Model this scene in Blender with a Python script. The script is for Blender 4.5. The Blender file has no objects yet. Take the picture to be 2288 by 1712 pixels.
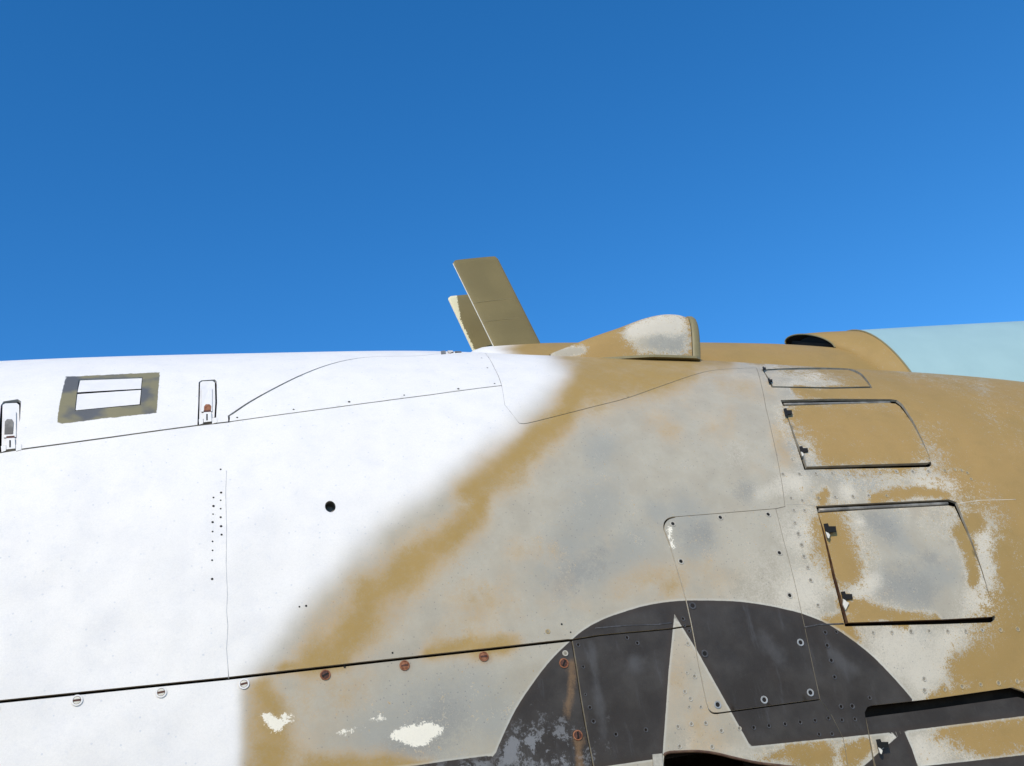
import bpy, math, random
import numpy as np
from mathutils import Matrix, Vector
from mathutils.geometry import delaunay_2d_cdt
rnd = random.Random(7)
SC = bpy.context.scene
# ------------------------------------------------------------------ camera
W_PX, H_PX, F_PX = 2288.0, 1712.0, 2245.0          # photograph size and focal length in its pixels
CAM = np.array([0.0, 0.0, 1.60])
PITCH = math.radians(25.0); YAW = math.radians(18.8); ROLL = 0.17
_f = np.array([math.sin(YAW)*math.cos(PITCH), math.cos(YAW)*math.cos(PITCH), math.sin(PITCH)])
_r0 = np.array([math.cos(YAW), -math.sin(YAW), 0.0]); _u0 = np.cross(_r0, _f)
_c = math.sqrt(1-ROLL*ROLL)
RGT = _c*_r0 - ROLL*_u0; UPV = ROLL*_r0 + _c*_u0; FWD = _f
cd = bpy.data.cameras.new('camera'); cam = bpy.data.objects.new('camera', cd)
SC.collection.objects.link(cam); SC.camera = cam
cam.matrix_world = Matrix(((RGT[0], UPV[0], -FWD[0], CAM[0]), (RGT[1], UPV[1], -FWD[1], CAM[1]),
                           (RGT[2], UPV[2], -FWD[2], CAM[2]), (0, 0, 0, 1)))
cd.sensor_width = 36.0; cd.lens = 36.0*F_PX/W_PX; cd.clip_start = 0.05; cd.clip_end = 6000
# ------------------------------------------------------------------ light
SUN = np.array([-0.50, -0.85, 0.74]); SUN = SUN/np.linalg.norm(SUN)
w = bpy.data.worlds.new('World'); SC.world = w; w.use_nodes = True
wn = w.node_tree.nodes; wl = w.node_tree.links
sky = wn.new('ShaderNodeTexSky'); sky.sky_type = 'NISHITA'; sky.sun_disc = False
sky.sun_elevation = math.asin(SUN[2]); sky.sun_rotation = math.atan2(SUN[0], SUN[1])
sky.air_density = 1.0; sky.dust_density = 0.0; sky.ozone_density = 3.2; sky.altitude = 1200
hs = wn.new('ShaderNodeHueSaturation'); hs.inputs['Saturation'].default_value = 1.31; hs.inputs['Hue'].default_value = 0.501; hs.inputs['Value'].default_value = 1.42
wl.new(sky.outputs[0], hs.inputs['Color'])
wl.new(hs.outputs[0], wn['Background'].inputs['Color']); wn['Background'].inputs['Strength'].default_value = 0.15
sd = bpy.data.lights.new('sun', 'SUN'); sd.energy = 3.3; sd.angle = math.radians(0.5); sd.color = (1, 0.895, 0.72)
so = bpy.data.objects.new('sun', sd); SC.collection.objects.link(so)
so.rotation_euler = Vector(tuple(SUN)).to_track_quat('Z', 'Y').to_euler(); so.location = (-6, -6, 12)
SC.view_settings.view_transform = 'Standard'; SC.view_settings.look = 'None'
SC.view_settings.exposure = 0.0; SC.view_settings.gamma = 1.0; SC.view_settings.use_curve_mapping = False

# ------------------------------------------------------------------ projection helpers
def project(P):
    d = np.asarray(P, float) - CAM
    z = d @ FWD
    return W_PX/2 + F_PX*(d @ RGT)/z, H_PX/2 - F_PX*(d @ UPV)/z
def ray(u, v):
    a = (np.asarray(u, float)-W_PX/2)/F_PX; b = (H_PX/2-np.asarray(v, float))/F_PX
    d = FWD + a[..., None]*RGT + b[..., None]*UPV
    return d/np.linalg.norm(d, axis=-1, keepdims=True)
def at_plane_y(u, v, Y):
    d = ray(np.float64(u), np.float64(v)); k = (Y-CAM[1])/d[1]
    return CAM + d*k
# ------------------------------------------------------------------ the body: a lofted super-ellipse
YC, WH, ZC, NE = 2.90, 0.80, 1.85, 2.25
XT = np.linspace(-5.0, 6.0, 221)
def sect(x, t, H, off=0.0, Wd=WH, n=NE, yc=YC, zc=ZC):
    c, s = np.cos(t), np.sin(t)
    e = 2.0/n
    y = yc - Wd*np.sign(c)*np.abs(c)**e
    z = zc + H*np.sign(s)*np.abs(s)**e
    if np.any(off):
        ny = -np.sign(c)*np.abs(c)**(2-e)/Wd; nz = np.sign(s)*np.abs(s)**(2-e)/H
        l = np.sqrt(ny*ny+nz*nz); y = y+off*ny/l; z = z+off*nz/l
    return np.stack([x+0*t, y+0*x, z], -1)
def smooth(a, k):
    for _ in range(k):
        b = a.copy(); b[1:-1] = (a[:-2]+2*a[1:-1]+a[2:])/4; a = b
    return a
def solve_height(target_px, target_py, guess, Wd, n, zc, yc, passes=6, sm=10):
    tt = np.linspace(0.2, math.pi-0.4, 160); H = np.full(XT.shape, guess)
    for _ in range(passes):
        for i, x in enumerate(XT):
            def f(h):
                P = sect(np.full(tt.shape, x), tt, h, 0, Wd, n, yc, zc); u, v = project(P)
                tv = np.interp(u, target_px, target_py); return float(np.min(v-tv))
            lo, hi = guess*0.3, guess*2.2
            for _k in range(26):
                m = (lo+hi)/2
                if f(m) > 0: lo = m
                else: hi = m
            H[i] = (lo+hi)/2
        break
    ok = (XT > -0.9) & (XT < 3.2)
    H = np.interp(XT, XT[ok], H[ok])
    return smooth(H, sm)
T1 = ([-400, 0, 200, 400, 600, 800, 1000, 1150, 1540, 1700, 1900, 2035, 2150, 2288, 2500],
      [832, 806, 798, 792.5, 789, 784, 783, 793, 802, 813, 824, 831, 839, 852, 884])
HT = solve_height(*T1, 1.15, WH, NE, ZC, YC)
def Hx(x): return np.interp(x, XT, HT)
def body(x, t, off=0.0):
    x = np.asarray(x, float); t = np.asarray(t, float)
    return sect(x, t, Hx(x), off)
def normal(x, t):
    e = 1e-3; a = body(x+e, t)-body(x-e, t); b = body(x, t+e)-body(x, t-e)
    n = np.cross(a, b); n /= np.linalg.norm(n, axis=-1, keepdims=True)+1e-12
    P = body(x, t); c = np.stack([P[..., 0], 0*P[..., 0]+YC, 0*P[..., 0]+ZC], -1)
    s = np.sign(np.sum(n*(P-c), -1)); s[s == 0] = 1
    return n*s[..., None]
def body_off(x, t, off):
    return body(x, t)+normal(x, t)*np.asarray(off)[..., None]
def hit(u, v):
    """pixel of the photograph -> (x, t) on the near side of the body"""
    u = np.atleast_1d(np.asarray(u, float)); v = np.atleast_1d(np.asarray(v, float))
    d = ray(u, v); ks = np.linspace(1.2, 7.0, 900)
    P = CAM + d[:, None, :]*ks[None, :, None]
    def F(P): return np.abs((P[..., 1]-YC)/WH)**NE + np.abs((P[..., 2]-ZC)/Hx(P[..., 0]))**NE - 1
    f = F(P); inside = f < 0
    first = np.where(inside.any(1), inside.argmax(1), f.argmin(1))
    lo = ks[np.maximum(first-1, 0)].copy(); hi = ks[first].copy(); miss = ~inside.any(1); hi[miss] = ks[first[miss]]; lo[miss] = hi[miss]
    for _ in range(30):
        m = (lo+hi)/2; g = F(CAM+d*m[:, None]); lo = np.where(g > 0, m, lo); hi = np.where(g > 0, hi, m)
    Q = CAM+d*hi[:, None]
    c = np.clip((YC-Q[:, 1])/WH, 1e-6, 1); s = (Q[:, 2]-ZC)/Hx(Q[:, 0])
    t = np.arctan2(np.sign(s)*np.abs(s)**(NE/2), c**(NE/2))
    return Q[:, 0], t
# design chart: pixel coordinates carried on over the crest so that paint is laid on the surface itself
_tt = np.linspace(-0.3, math.pi/2, 400)
_sil = np.array([_tt[np.argmin(project(body(np.full(_tt.shape, x), _tt))[1])] for x in XT])
_sil = smooth(_sil, 4)
def chart(x, t):
    ts = np.interp(x, XT, _sil); tc = np.minimum(t, ts)
    u, v = project(body(x, tc)); return u, v-np.maximum(t-ts, 0)*260.0
print('body top', HT.min(), HT.max(), 'sil t', _sil.min(), _sil.max())

# ------------------------------------------------------------------ 2-D tools
def inside(pu, pv, poly):
    poly = np.asarray(poly, float); x0, y0 = poly[:, 0], poly[:, 1]; x1, y1 = np.roll(x0, -1), np.roll(y0, -1)
    res = np.zeros(pu.shape, bool)
    for a, b, c, d in zip(x0, y0, x1, y1):
        if b == d: continue
        m = ((b > pv) != (d > pv)) & (pu < (c-a)*(pv-b)/(d-b)+a); res ^= m
    return res
def dist_line(pu, pv, pts, closed=False):
    pts = np.asarray(pts, float); n = len(pts); D = np.full(pu.shape, 1e9)
    for i in range(n if closed else n-1):
        a, b = pts[i], pts[(i+1) % n]; d = b-a; L = d@d+1e-9
        k = np.clip(((pu-a[0])*d[0]+(pv-a[1])*d[1])/L, 0, 1)
        D = np.minimum(D, np.hypot(pu-a[0]-k*d[0], pv-a[1]-k*d[1]))
    return D
def sdf(pu, pv, poly):
    d = dist_line(pu, pv, poly, True); return np.where(inside(pu, pv, poly), d, -d)
def soft(pu, pv, blobs):
    """blobs: chains of (u, v, radius); soft 0..1 field, 0.5 at the radius"""
    R = np.zeros(pu.shape)
    for ch in blobs:
        ch = np.asarray(ch, float)
        if len(ch) == 1:
            q = np.hypot(pu-ch[0, 0], pv-ch[0, 1])/ch[0, 2]; R = np.maximum(R, np.exp(-.69*q*q)); continue
        for a, b in zip(ch[:-1], ch[1:]):
            d = b[:2]-a[:2]; L = d@d+1e-9
            k = np.clip(((pu-a[0])*d[0]+(pv-a[1])*d[1])/L, 0, 1)
            q = np.hypot(pu-a[0]-k*d[0], pv-a[1]-k*d[1])/(a[2]+(b[2]-a[2])*k)
            R = np.maximum(R, np.exp(-.69*q*q))
    return R
def sstep(x, a, b):
    k = np.clip((x-a)/(b-a), 0, 1); return k*k*(3-2*k)
# ------------------------------------------------------------------ painted marks (design coordinates)
CIRCLE = [(1060, 1850), (1072, 1780), (1098, 1712), (1115, 1665), (1150, 1590), (1188, 1531), (1230, 1476), (1276, 1431), (1310, 1404), (1350, 1383),
          (1395, 1367), (1440, 1354), (1500, 1344), (1560, 1342), (1640, 1344), (1700, 1351), (1760, 1363), (1800, 1374), (1850, 1395), (1900, 1427),
          (1948, 1465), (1985, 1502), (2015, 1535), (2038, 1562), (2034, 1600), (2024, 1632), (2040, 1672), (2052, 1712), (2062, 1780), (2050, 1900),
          (1980, 2080), (1850, 2230), (1570, 2330), (1280, 2240), (1120, 2080)]
STAR = [(1507, 1373), (1556, 1452), (1677, 1668), (2024, 1633), (1930, 1712), (1830, 1800), (1900, 2110), (1620, 1940), (1330, 2130), (1400, 1860),
        (1130, 1742), (1363, 1711), (1480, 1694), (1494, 1500)]
BAND1 = [(1860, 1650), (1900, 1560), (1945, 1580), (2060, 1577), (2288, 1548), (2900, 1465), (2900, 1520), (2288, 1600), (2024, 1633)]
BAND2 = [(2045, 1714), (2140, 1704), (2288, 1687), (2900, 1610), (2900, 1680), (2288, 1770), (2045, 1800)]
BAND3 = [(1112, 1686), (1000, 1700), (940, 1709), (300, 1785), (300, 1850), (1090, 1760)]
OLIVE = [(147, 842), (357, 832), (350, 923), (226, 936), (140, 947), (127, 944), (132, 908), (134, 897)]
WHITE_EDGE = [(-3000, -3000), (1190, -3000), (1196, 700), (1215, 770), (1228, 812), (1240, 838), (1205, 885), (1140, 945), (1060, 1010), (960, 1085), (860, 1165),
              (760, 1265), (680, 1355), (600, 1445), (545, 1508), (545, 1530), (532, 1560), (532, 1720), (532, 4000), (-3000, 4000)]
FAINT = [[(1530, 1520, 50), (1570, 1640, 60)], [(720, 1560, 70), (800, 1520, 50)], [(1380, 1330, 50), (1600, 1310, 60)], [(1100, 1330, 60), (980, 1400, 60)], [(1450, 930, 40), (1490, 960, 30)], [(1480, 965, 22)], [(1610, 935, 34), (1560, 960, 20)], [(1160, 1230, 40), (1240, 1225, 24)], [(1730, 960, 18), (1755, 1040, 18)], [(1700, 860, 30), (1560, 850, 30)]]
TANSOFT = [[(1340, 815, 55), (1290, 860, 40), (1240, 930, 30), (1180, 985, 38), (1110, 1045, 45), (1060, 1085, 34)],
           [(1090, 1100, 16), (1058, 1140, 26), (1000, 1195, 40), (930, 1255, 46), (860, 1320, 44), (800, 1390, 48), (745, 1450, 48), (690, 1490, 34)],
           [(940, 1455, 14), (1060, 1438, 26), (1150, 1428, 16)], [(640, 1505, 14), (760, 1488, 24)],
           [(588, 1550, 32), (600, 1620, 42), (620, 1712, 56)], [(700, 1712, 26), (860, 1716, 24), (960, 1722, 18)],
           [(1340, 815, 50), (1480, 812, 42), (1620, 806, 22)], [(1310, 860, 50), (1440, 852, 38), (1540, 832, 26)],
           [(1205, 770, 20), (1330, 780, 60), (1500, 790, 60)]]
# where the tan paint survives on the right hand side
TANPAINT = [[(1330, 700, 60), (1640, 775, 46), (2000, 780, 60), (2400, 820, 90)], [(1780, 800, 16), (1960, 850, 50), (2130, 920, 110), (2230, 1050, 110), (2400, 1100, 140)],
            [(1760, 875, 12), (1900, 880, 16), (2010, 890, 30)], [(2290, 1180, 70), (2260, 1090, 50)], [(2245, 1240, 40), (2270, 1330, 30)],
            [(2170, 1500, 40), (2260, 1480, 90), (2310, 1300, 70)], [(1858, 1098, 10), (1850, 1118, 15)], [(1960, 1108, 14), (2060, 1098, 12), (2120, 1110, 14)],
            [(1850, 1385, 16), (1915, 1390, 14), (1930, 1420, 15)], [(1880, 1378, 10), (2100, 1384, 9)],
            [(1865, 1165, 40), (1880, 1230, 48), (1895, 1290, 30)], [(1895, 1350, 16), (2020, 1392, 12)], [(1800, 935, 50), (1880, 950, 80), (1990, 955, 80)], [(1850, 1000, 40), (2020, 1005, 50)],
            [(1700, 1700, 10), (1760, 1690, 16), (1790, 1700, 30), (1840, 1685, 26)], [(1905, 1680, 26), (1930, 1660, 16)], [(2150, 1650, 44), (2300, 1640, 60)],
            [(1560, 1712, 8), (1640, 1712, 9), (1700, 1716, 10)], [(2120, 1545, 10), (2090, 1575, 10), (2230, 1530, 26)], [(2180, 1170, 24), (2150, 1200, 16), (2170, 1300, 14)]]
CREAM = [[(1640, 838, 14), (1720, 850, 12)], [(1790, 840, 10), (1860, 836, 8)], [(1790, 875, 10), (1750, 860, 12)], [(1780, 1080, 30), (1700, 1110, 20)],
         [(2120, 1085, 36), (2190, 1095, 20), (2070, 1075, 26)], [(1900, 1090, 18)], [(1935, 1160, 12)], [(1945, 1310, 26), (1925, 1340, 20)],
         [(2000, 1440, 60), (2060, 1480, 60), (2070, 1530, 40), (2130, 1440, 40)], [(2180, 1170, 20), (2195, 1280, 36)], [(2190, 1350, 40)],
         [(1700, 1300, 60), (1650, 1380, 40), (1800, 1330, 50)], [(1790, 1200, 46)], [(1500, 1700, 26), (1600, 1680, 22), (1680, 1690, 16)], [(1530, 1660, 30)],
         [(1890, 1700, 20)], [(2060, 1660, 22), (2080, 1710, 34)], [(2005, 1640, 12)], [(1990, 1645, 10)], [(1640, 1010, 30)],
         [(1420, 740, 30), (1500, 722, 20)]]
BLUE = [[(1330, 1130, 60), (1250, 1290, 50), (1420, 1240, 60)], [(1330, 1010, 40)], [(1530, 1140, 40), (1560, 1220, 36)], [(1480, 1150, 30)], [(860, 1650, 90), (1050, 1560, 70), (1100, 1600, 50)],
        [(1800, 1045, 20), (1960, 1070, 18)], [(1990, 1170, 34), (2020, 1230, 20)], [(2010, 1330, 50), (2100, 1290, 30)], [(1280, 1210, 40)], [(1640, 1390, 30)],
        [(1750, 880, 10)], [(2060, 1430, 24)], [(1760, 1000, 20)], [(1380, 760, 12), (1520, 750, 26)]]
RUSTRUN = [[(1262, 1496, 9), (1268, 1540, 8), (1269, 1590, 6)], [(1291, 1658, 10), (1292, 1720, 11)], [(1262, 1482, 14)], [(1291, 1643, 14)], [(727, 1508, 12)], [(904, 1487, 13)], [(1081, 1467, 12)]]
DARK = [[(1990, 1320, 40), (2060, 1340, 30)], [(1960, 1150, 26), (1990, 1200, 24)], [(2060, 1260, 20)], [(1560, 1200, 26)], [(1330, 1260, 34), (1260, 1300, 26)], [(900, 1690, 44), (1000, 1600, 40)], [(1660, 1100, 26)], [(2050, 1430, 16)]]
SCUFF = [[(1322, 1440, 10), (1330, 1520, 11), (1342, 1590, 16), (1350, 1650, 12)], [(1740, 1470, 26), (1700, 1420, 20)], [(1860, 1460, 14), (1900, 1500, 20)], [(1420, 1480, 24)]]
CHIPS = [[(866, 1642), (884, 1627), (925, 1619), (962, 1614), (992, 1626), (993, 1638), (975, 1648), (960, 1655), (945, 1666), (940, 1671), (922, 1668), (905, 1660), (885, 1653)],
         [(750, 1638), (800, 1622), (852, 1598), (868, 1600), (835, 1613), (795, 1630), (770, 1640)],
         [(580, 1592), (602, 1590), (620, 1604), (640, 1592), (662, 1596), (655, 1610), (638, 1618), (630, 1632), (610, 1638), (598, 1622)],
         [(1496, 1214), (1490, 1180), (1500, 1172), (1500, 1200), (1507, 1230)],
         [(1118, 1700), (1130, 1660), (1150, 1640), (1162, 1650), (1158, 1690), (1145, 1712)], [(1170, 1650), (1190, 1634), (1200, 1650), (1196, 1685), (1184, 1672)]]
_R = np.random.RandomState(11).rand(64, 64, 64)
def vnoise(u, v, k):
    a = np.floor(u).astype(int); b = np.floor(v).astype(int); fu = u-a; fv = v-b; fu = fu*fu*(3-2*fu); fv = fv*fv*(3-2*fv)
    g = lambda i, j: _R[(a+i) % 64, (b+j) % 64, k % 64]
    return (g(0, 0)*(1-fu)+g(1, 0)*fu)*(1-fv)+(g(0, 1)*(1-fu)+g(1, 1)*fu)*fv
def fbm(u, v, sc, k):
    r = 0; a = 1.0
    for i in range(4): r = r+a*(vnoise(u/sc*2**i+7.3*i, v/sc*2**i+3.1*i, k+i)-.5); a *= .55
    return r
def paint(u, v):
    """painted and worn state of the skin at design coordinates"""
    n1, n2, n3 = fbm(u, v, 160, 1), fbm(u, v, 160, 5), fbm(u, v, 60, 9)
    u0, v0 = u, v; u = u+n1*34; v = v+n2*30
    wob = 9*np.sin(u*0.021+1.3)*np.sin(v*0.017)+5*np.sin(u*0.051)*np.cos(v*0.043+2)
    wu, wv = u0+n1*10, v0+n2*10
    white = sstep(sdf(wu, wv, WHITE_EDGE), -75-25*n3, 62)
    lowm = v0 > 1500-.11*(u0-640)+9
    white = np.where(lowm, sstep(540-wu, -26, 30), white)
    # grey primer zone in the middle, tan on the right
    right = sstep(u+wob*3, 1650, 1760)*sstep(v, 600, 900)
    tan = np.clip(soft(u, v, TANPAINT)*right*1.0, 0, 1)
    tan = np.where(u < 1700, np.maximum(tan, sstep(-(v+wob), -815, -790)*sstep(u, 1240, 1330)*0.95), tan)
    tan = np.maximum(tan, sstep(u-0.12*(v-900), 2100, 2250)*0.85)
    TS = [[(a, b, r*1.26) for a, b, r in ch] for ch in TANSOFT]
    ts = np.maximum(soft(u, v, TS), .42*soft(u, v, FAINT)*(1+1.2*n3))
    return dict(white=white, tan=tan, tansoft=ts, cream=soft(u, v, CREAM)*(.45+.55*sstep(u, 1680, 1820)), blue=soft(u, v, BLUE), rust=soft(u, v, RUSTRUN), dark=soft(u, v, DARK), scuff=soft(u0, v0, SCUFF))
def black_sdf(u, v):
    k = np.minimum(sdf(u, v, CIRCLE), -sdf(u, v, STAR))
    for b in (BAND1, BAND2, BAND3): k = np.maximum(k, np.minimum(sdf(u, v, b), 60))
    return k
def mark_sdf(u, v):
    o = sdf(u, v, OLIVE)
    c = np.full(u.shape, -200.0)
    for p in CHIPS: c = np.maximum(c, sdf(u, v, p))
    return o, c
def skin_attrs(u, v):
    a = paint(u, v); o, c = mark_sdf(u, v)
    a['black'] = np.clip(black_sdf(u, v), -60, 60); a['olive'] = np.clip(o, -40, 40); a['chip'] = np.clip(c, -40, 40)
    return a
# ------------------------------------------------------------------ materials
def mat(name):
    m = bpy.data.materials.new(name); m.use_nodes = True
    return m, m.node_tree.nodes, m.node_tree.links, m.node_tree.nodes['Principled BSDF']
class NT:
    def __init__(s, m): s.t = m.node_tree
    def n(s, k, **kw):
        x = s.t.nodes.new(k)
        for a, b in kw.items(): setattr(x, a, b)
        return x
    def put(s, sock, val):
        if hasattr(val, 'is_output') or isinstance(val, bpy.types.NodeSocket): s.t.links.new(val, sock)
        elif isinstance(val, (tuple, list)): sock.default_value = (*val, 1) if len(val) == 3 and len(sock.default_value) == 4 else val
        else: sock.default_value = val
    def m(s, op, a, b=0.0, c=None, clamp=False):
        x = s.n('ShaderNodeMath', operation=op, use_clamp=clamp); s.put(x.inputs[0], a); s.put(x.inputs[1], b)
        if c is not None: s.put(x.inputs[2], c)
        return x.outputs[0]
    def noise(s, scale, detail=3, rough=.55, vec=None, dist=0.0):
        x = s.n('ShaderNodeTexNoise'); x.inputs['Scale'].default_value = scale; x.inputs['Detail'].default_value = detail
        x.inputs['Roughness'].default_value = rough; x.inputs['Distortion'].default_value = dist
        s.put(x.inputs['Vector'], vec if vec is not None else s.pos()); return x.outputs['Fac']
    def voro(s, scale, vec=None):
        x = s.n('ShaderNodeTexVoronoi'); x.inputs['Scale'].default_value = scale
        s.put(x.inputs['Vector'], vec if vec is not None else s.pos()); return x.outputs['Distance'], x.outputs['Color']
    def pos(s):
        if not hasattr(s, '_p'): s._p = s.n('ShaderNodeNewGeometry').outputs['Position']
        return s._p
    def scaled(s, sx, sy, sz):
        x = s.n('ShaderNodeVectorMath', operation='MULTIPLY'); s.put(x.inputs[0], s.pos()); x.inputs[1].default_value = (sx, sy, sz); return x.outputs[0]
    def step(s, v, a, b):
        x = s.n('ShaderNodeMapRange', interpolation_type='SMOOTHSTEP'); s.put(x.inputs[0], v); x.inputs[1].default_value = a; x.inputs[2].default_value = b
        return x.outputs[0]
    def mix(s, f, a, b):
        x = s.n('ShaderNodeMix', data_type='RGBA'); s.put(x.inputs[0], f); s.put(x.inputs[6], a); s.put(x.inputs[7], b); return x.outputs[2]
    def attr(s, name): return s.n('ShaderNodeAttribute', attribute_name=name).outputs['Fac']
    def bump(s, h, strength, dist, nrm=None):
        x = s.n('ShaderNodeBump'); x.inputs['Strength'].default_value = strength; x.inputs['Distance'].default_value = dist; s.put(x.inputs['Height'], h)
        if nrm is not None: s.put(x.inputs['Normal'], nrm)
        return x.outputs[0]
TAN = (0.342, 0.220, 0.070); TAN_WARM = (0.385, 0.24, 0.080); TAN_DARK = (0.28, 0.19, 0.068)
def make_skin():
    m, N, L, B = mat('weathered_aircraft_paint'); t = NT(m)
    n1 = t.noise(3.0, 4); n2 = t.noise(14, 5, .6); n3 = t.noise(70, 4, .65); n4 = t.noise(250, 4, .8); n5 = t.noise(900, 2, .7)
    nn = t.m('ADD', t.m('MULTIPLY', n3, .3), t.m('MULTIPLY', n4, .7))        # speckle about 0.5
    # bare primer: grey, with cream and bluish clouds
    grey = t.mix(t.step(n2, .35, .7), (0.405, 0.352, 0.262), (0.475, 0.418, 0.312))
    blue = t.m('MULTIPLY', t.step(t.m('ADD', t.attr('blue'), t.m('ADD', t.m('MULTIPLY', t.m('SUBTRACT', nn, .5), 3.2), t.m('MULTIPLY', t.m('SUBTRACT', n2, .5), 1.8))), -.2, 1.1), .75)
    grey = t.mix(blue, grey, (0.315, 0.305, 0.262))
    dk = t.step(t.m('ADD', t.attr('dark'), t.m('ADD', t.m('MULTIPLY', t.m('SUBTRACT', nn, .5), 5.0), t.m('MULTIPLY', t.m('SUBTRACT', n2, .5), 2.4))), .1, 1.2)
    grey = t.mix(t.m('MULTIPLY', dk, .62), grey, (0.25, 0.238, 0.205))
    cr = t.step(t.m('ADD', t.attr('cream'), t.m('ADD', t.m('MULTIPLY', t.m('SUBTRACT', n2, .5), .9), t.m('MULTIPLY', t.m('SUBTRACT', nn, .5), 2.6))), .10, 1.10)
    grey = t.mix(t.m('MULTIPLY', cr, .9), grey, (0.62, 0.55, 0.43))
    warm = t.m('MULTIPLY', t.step(t.noise(5.5, 5, .65), .55, .72), .35)
    grey = t.mix(warm, grey, (0.50, 0.38, 0.245))
    # dark pin marks and light flecks in the primer
    vd, vc = t.voro(130)
    sep = t.n('ShaderNodeSeparateColor'); L.new(vc, sep.inputs[0])
    spot = t.m('MULTIPLY', t.m('LESS_THAN', vd, .19), t.m('GREATER_THAN', sep.outputs[0], .80))
    grey = t.mix(t.m('MULTIPLY', spot, .45), grey, (0.12, 0.13, 0.14))
    fleck = t.step(n4, .66, .74)
    grey = t.mix(t.m('MULTIPLY', fleck, .5), grey, (0.70, 0.64, 0.52))
    # tan paint
    tan = t.mix(t.step(n1, .3, .7), TAN, TAN_WARM)
    tan = t.mix(t.m('MULTIPLY', t.step(n2, .5, .75), .35), tan, TAN_DARK)
    tan = t.mix(t.m('MULTIPLY', t.step(n5, .6, .75), .18), tan, (0.62, 0.5, 0.3))
    tm = t.step(t.m('ADD', t.m('MULTIPLY_ADD', t.attr('tan'), 1.2, -.16), t.m('ADD', t.m('MULTIPLY', t.m('SUBTRACT', nn, .5), 4.6), t.m('MULTIPLY', t.m('SUBTRACT', n2, .5), .9))), .26, .62)
    tv = t.m('ADD', t.m('MULTIPLY_ADD', t.attr('tan'), 1.2, -.16), t.m('ADD', t.m('MULTIPLY', t.m('SUBTRACT', nn, .5), 2.2), t.m('MULTIPLY', t.m('SUBTRACT', n2, .5), .9)))
    eb = t.m('SUBTRACT', 1.0, t.step(t.m('ABSOLUTE', t.m('SUBTRACT', tv, .30)), .04, .30))
    grey = t.mix(t.m('MULTIPLY', t.m('MULTIPLY', eb, t.step(n4, .42, .60)), .85), grey, (0.68, 0.60, 0.46))
    col = t.mix(tm, grey, tan)
    # soft sprayed tan
    tsn = t.step(t.m('ADD', t.attr('tansoft'), t.m('ADD', t.m('MULTIPLY', t.m('SUBTRACT', n2, .5), .5), t.m('MULTIPLY', t.m('SUBTRACT', nn, .5), 1.5))), .06, 1.12)
    softtan = t.mix(t.step(t.m('ADD', t.attr('tansoft'), t.m('MULTIPLY', t.m('SUBTRACT', n2, .5), 1.1)), .25, 1.0), (0.52, 0.345, 0.175), (0.375, 0.24, 0.075))
    col = t.mix(tsn, col, softtan)
    # white strippable coating
    white = t.mix(t.step(n2, .4, .75), (0.845, 0.79, 0.715), (0.79, 0.745, 0.69))
    vd2, vc2 = t.voro(60); sep2 = t.n('ShaderNodeSeparateColor'); L.new(vc2, sep2.inputs[0])
    wspot = t.m('MULTIPLY', t.m('LESS_THAN', vd2, .13), t.m('GREATER_THAN', sep2.outputs[0], .7))
    white = t.mix(t.m('MULTIPLY', wspot, .35), white, (0.45, 0.47, 0.52))
    white = t.mix(t.m('MULTIPLY', t.step(n3, .56, .72), .16), white, (0.56, 0.57, 0.60))
    white = t.mix(t.m('MULTIPLY', t.step(t.noise(1.7, 6, .65, t.scaled(1, 1, 2.2)), .5, .75), .16), white, (0.66, 0.63, 0.60))
    wm = t.step(t.m('ADD', t.attr('white'), t.m('MULTIPLY', t.m('SUBTRACT', n3, .5), .10)), .02, .98)
    col = t.mix(wm, col, white)
    # black insignia, hard masked edge
    bl = t.mix(t.step(t.noise(9, 5, .6), .35, .7), (0.034, 0.027, 0.021), (0.060, 0.051, 0.042))
    bl = t.mix(t.m('MULTIPLY', t.step(t.noise(6, 4, .6, t.scaled(1.6, 1, .5)), .5, .75), .5), bl, (0.040, 0.029, 0.021))
    bl = t.mix(t.m('MULTIPLY', t.step(n4, .64, .76), .22), bl, (0.3, 0.3, 0.3))
    bl = t.mix(t.m('MULTIPLY', t.step(t.noise(2.2, 6, .7, t.scaled(14, 14, 2.5)), .55, .78), .35), bl, (0.13, 0.13, 0.135))
    bl = t.mix(t.m('MULTIPLY', t.step(t.m('ADD', t.attr('scuff'), t.m('MULTIPLY', t.m('SUBTRACT', t.noise(9, 6, .7), .5), 1.6)), .3, 1.2), .35), bl, (0.125, 0.122, 0.12))
    sp_ = t.n('ShaderNodeSeparateXYZ'); L.new(t.pos(), sp_.inputs[0])
    scz = t.m('MULTIPLY', t.step(sp_.outputs[2], 1.93, 1.80), t.step(sp_.outputs[0], 0.86, 0.68))
    scf = t.step(t.m('ADD', t.noise(22, 8, .82), t.m('MULTIPLY', scz, .12)), .61, .66)
    bl = t.mix(t.m('MULTIPLY', scf, t.m('MULTIPLY', scz, .8)), bl, (0.21, 0.205, 0.20))
    bm = t.step(t.m('ADD', t.attr('black'), t.m('MULTIPLY', t.m('SUBTRACT', n3, .5), 1.6)), -.7, .7)
    halo = t.m('MULTIPLY', t.step(t.attr('black'), -7, -1), .35)
    col = t.mix(halo, col, (0.60, 0.58, 0.50))
    edge = t.m('MULTIPLY', t.m('SUBTRACT', 1.0, t.step(t.attr('black'), 2, 16)), .6)
    bl = t.mix(edge, bl, (0.050, 0.036, 0.026))
    col = t.mix(bm, col, bl)
    # olive strip that the coating leaves bare
    ol = t.mix(t.step(t.noise(11, 3, .5), .46, .62), (0.235, 0.205, 0.115), (0.115, 0.115, 0.115))
    om = t.step(t.m('ADD', t.attr('olive'), t.m('MULTIPLY', t.m('SUBTRACT', n3, .5), 5)), -.8, .8)
    col = t.mix(om, col, ol)
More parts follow.
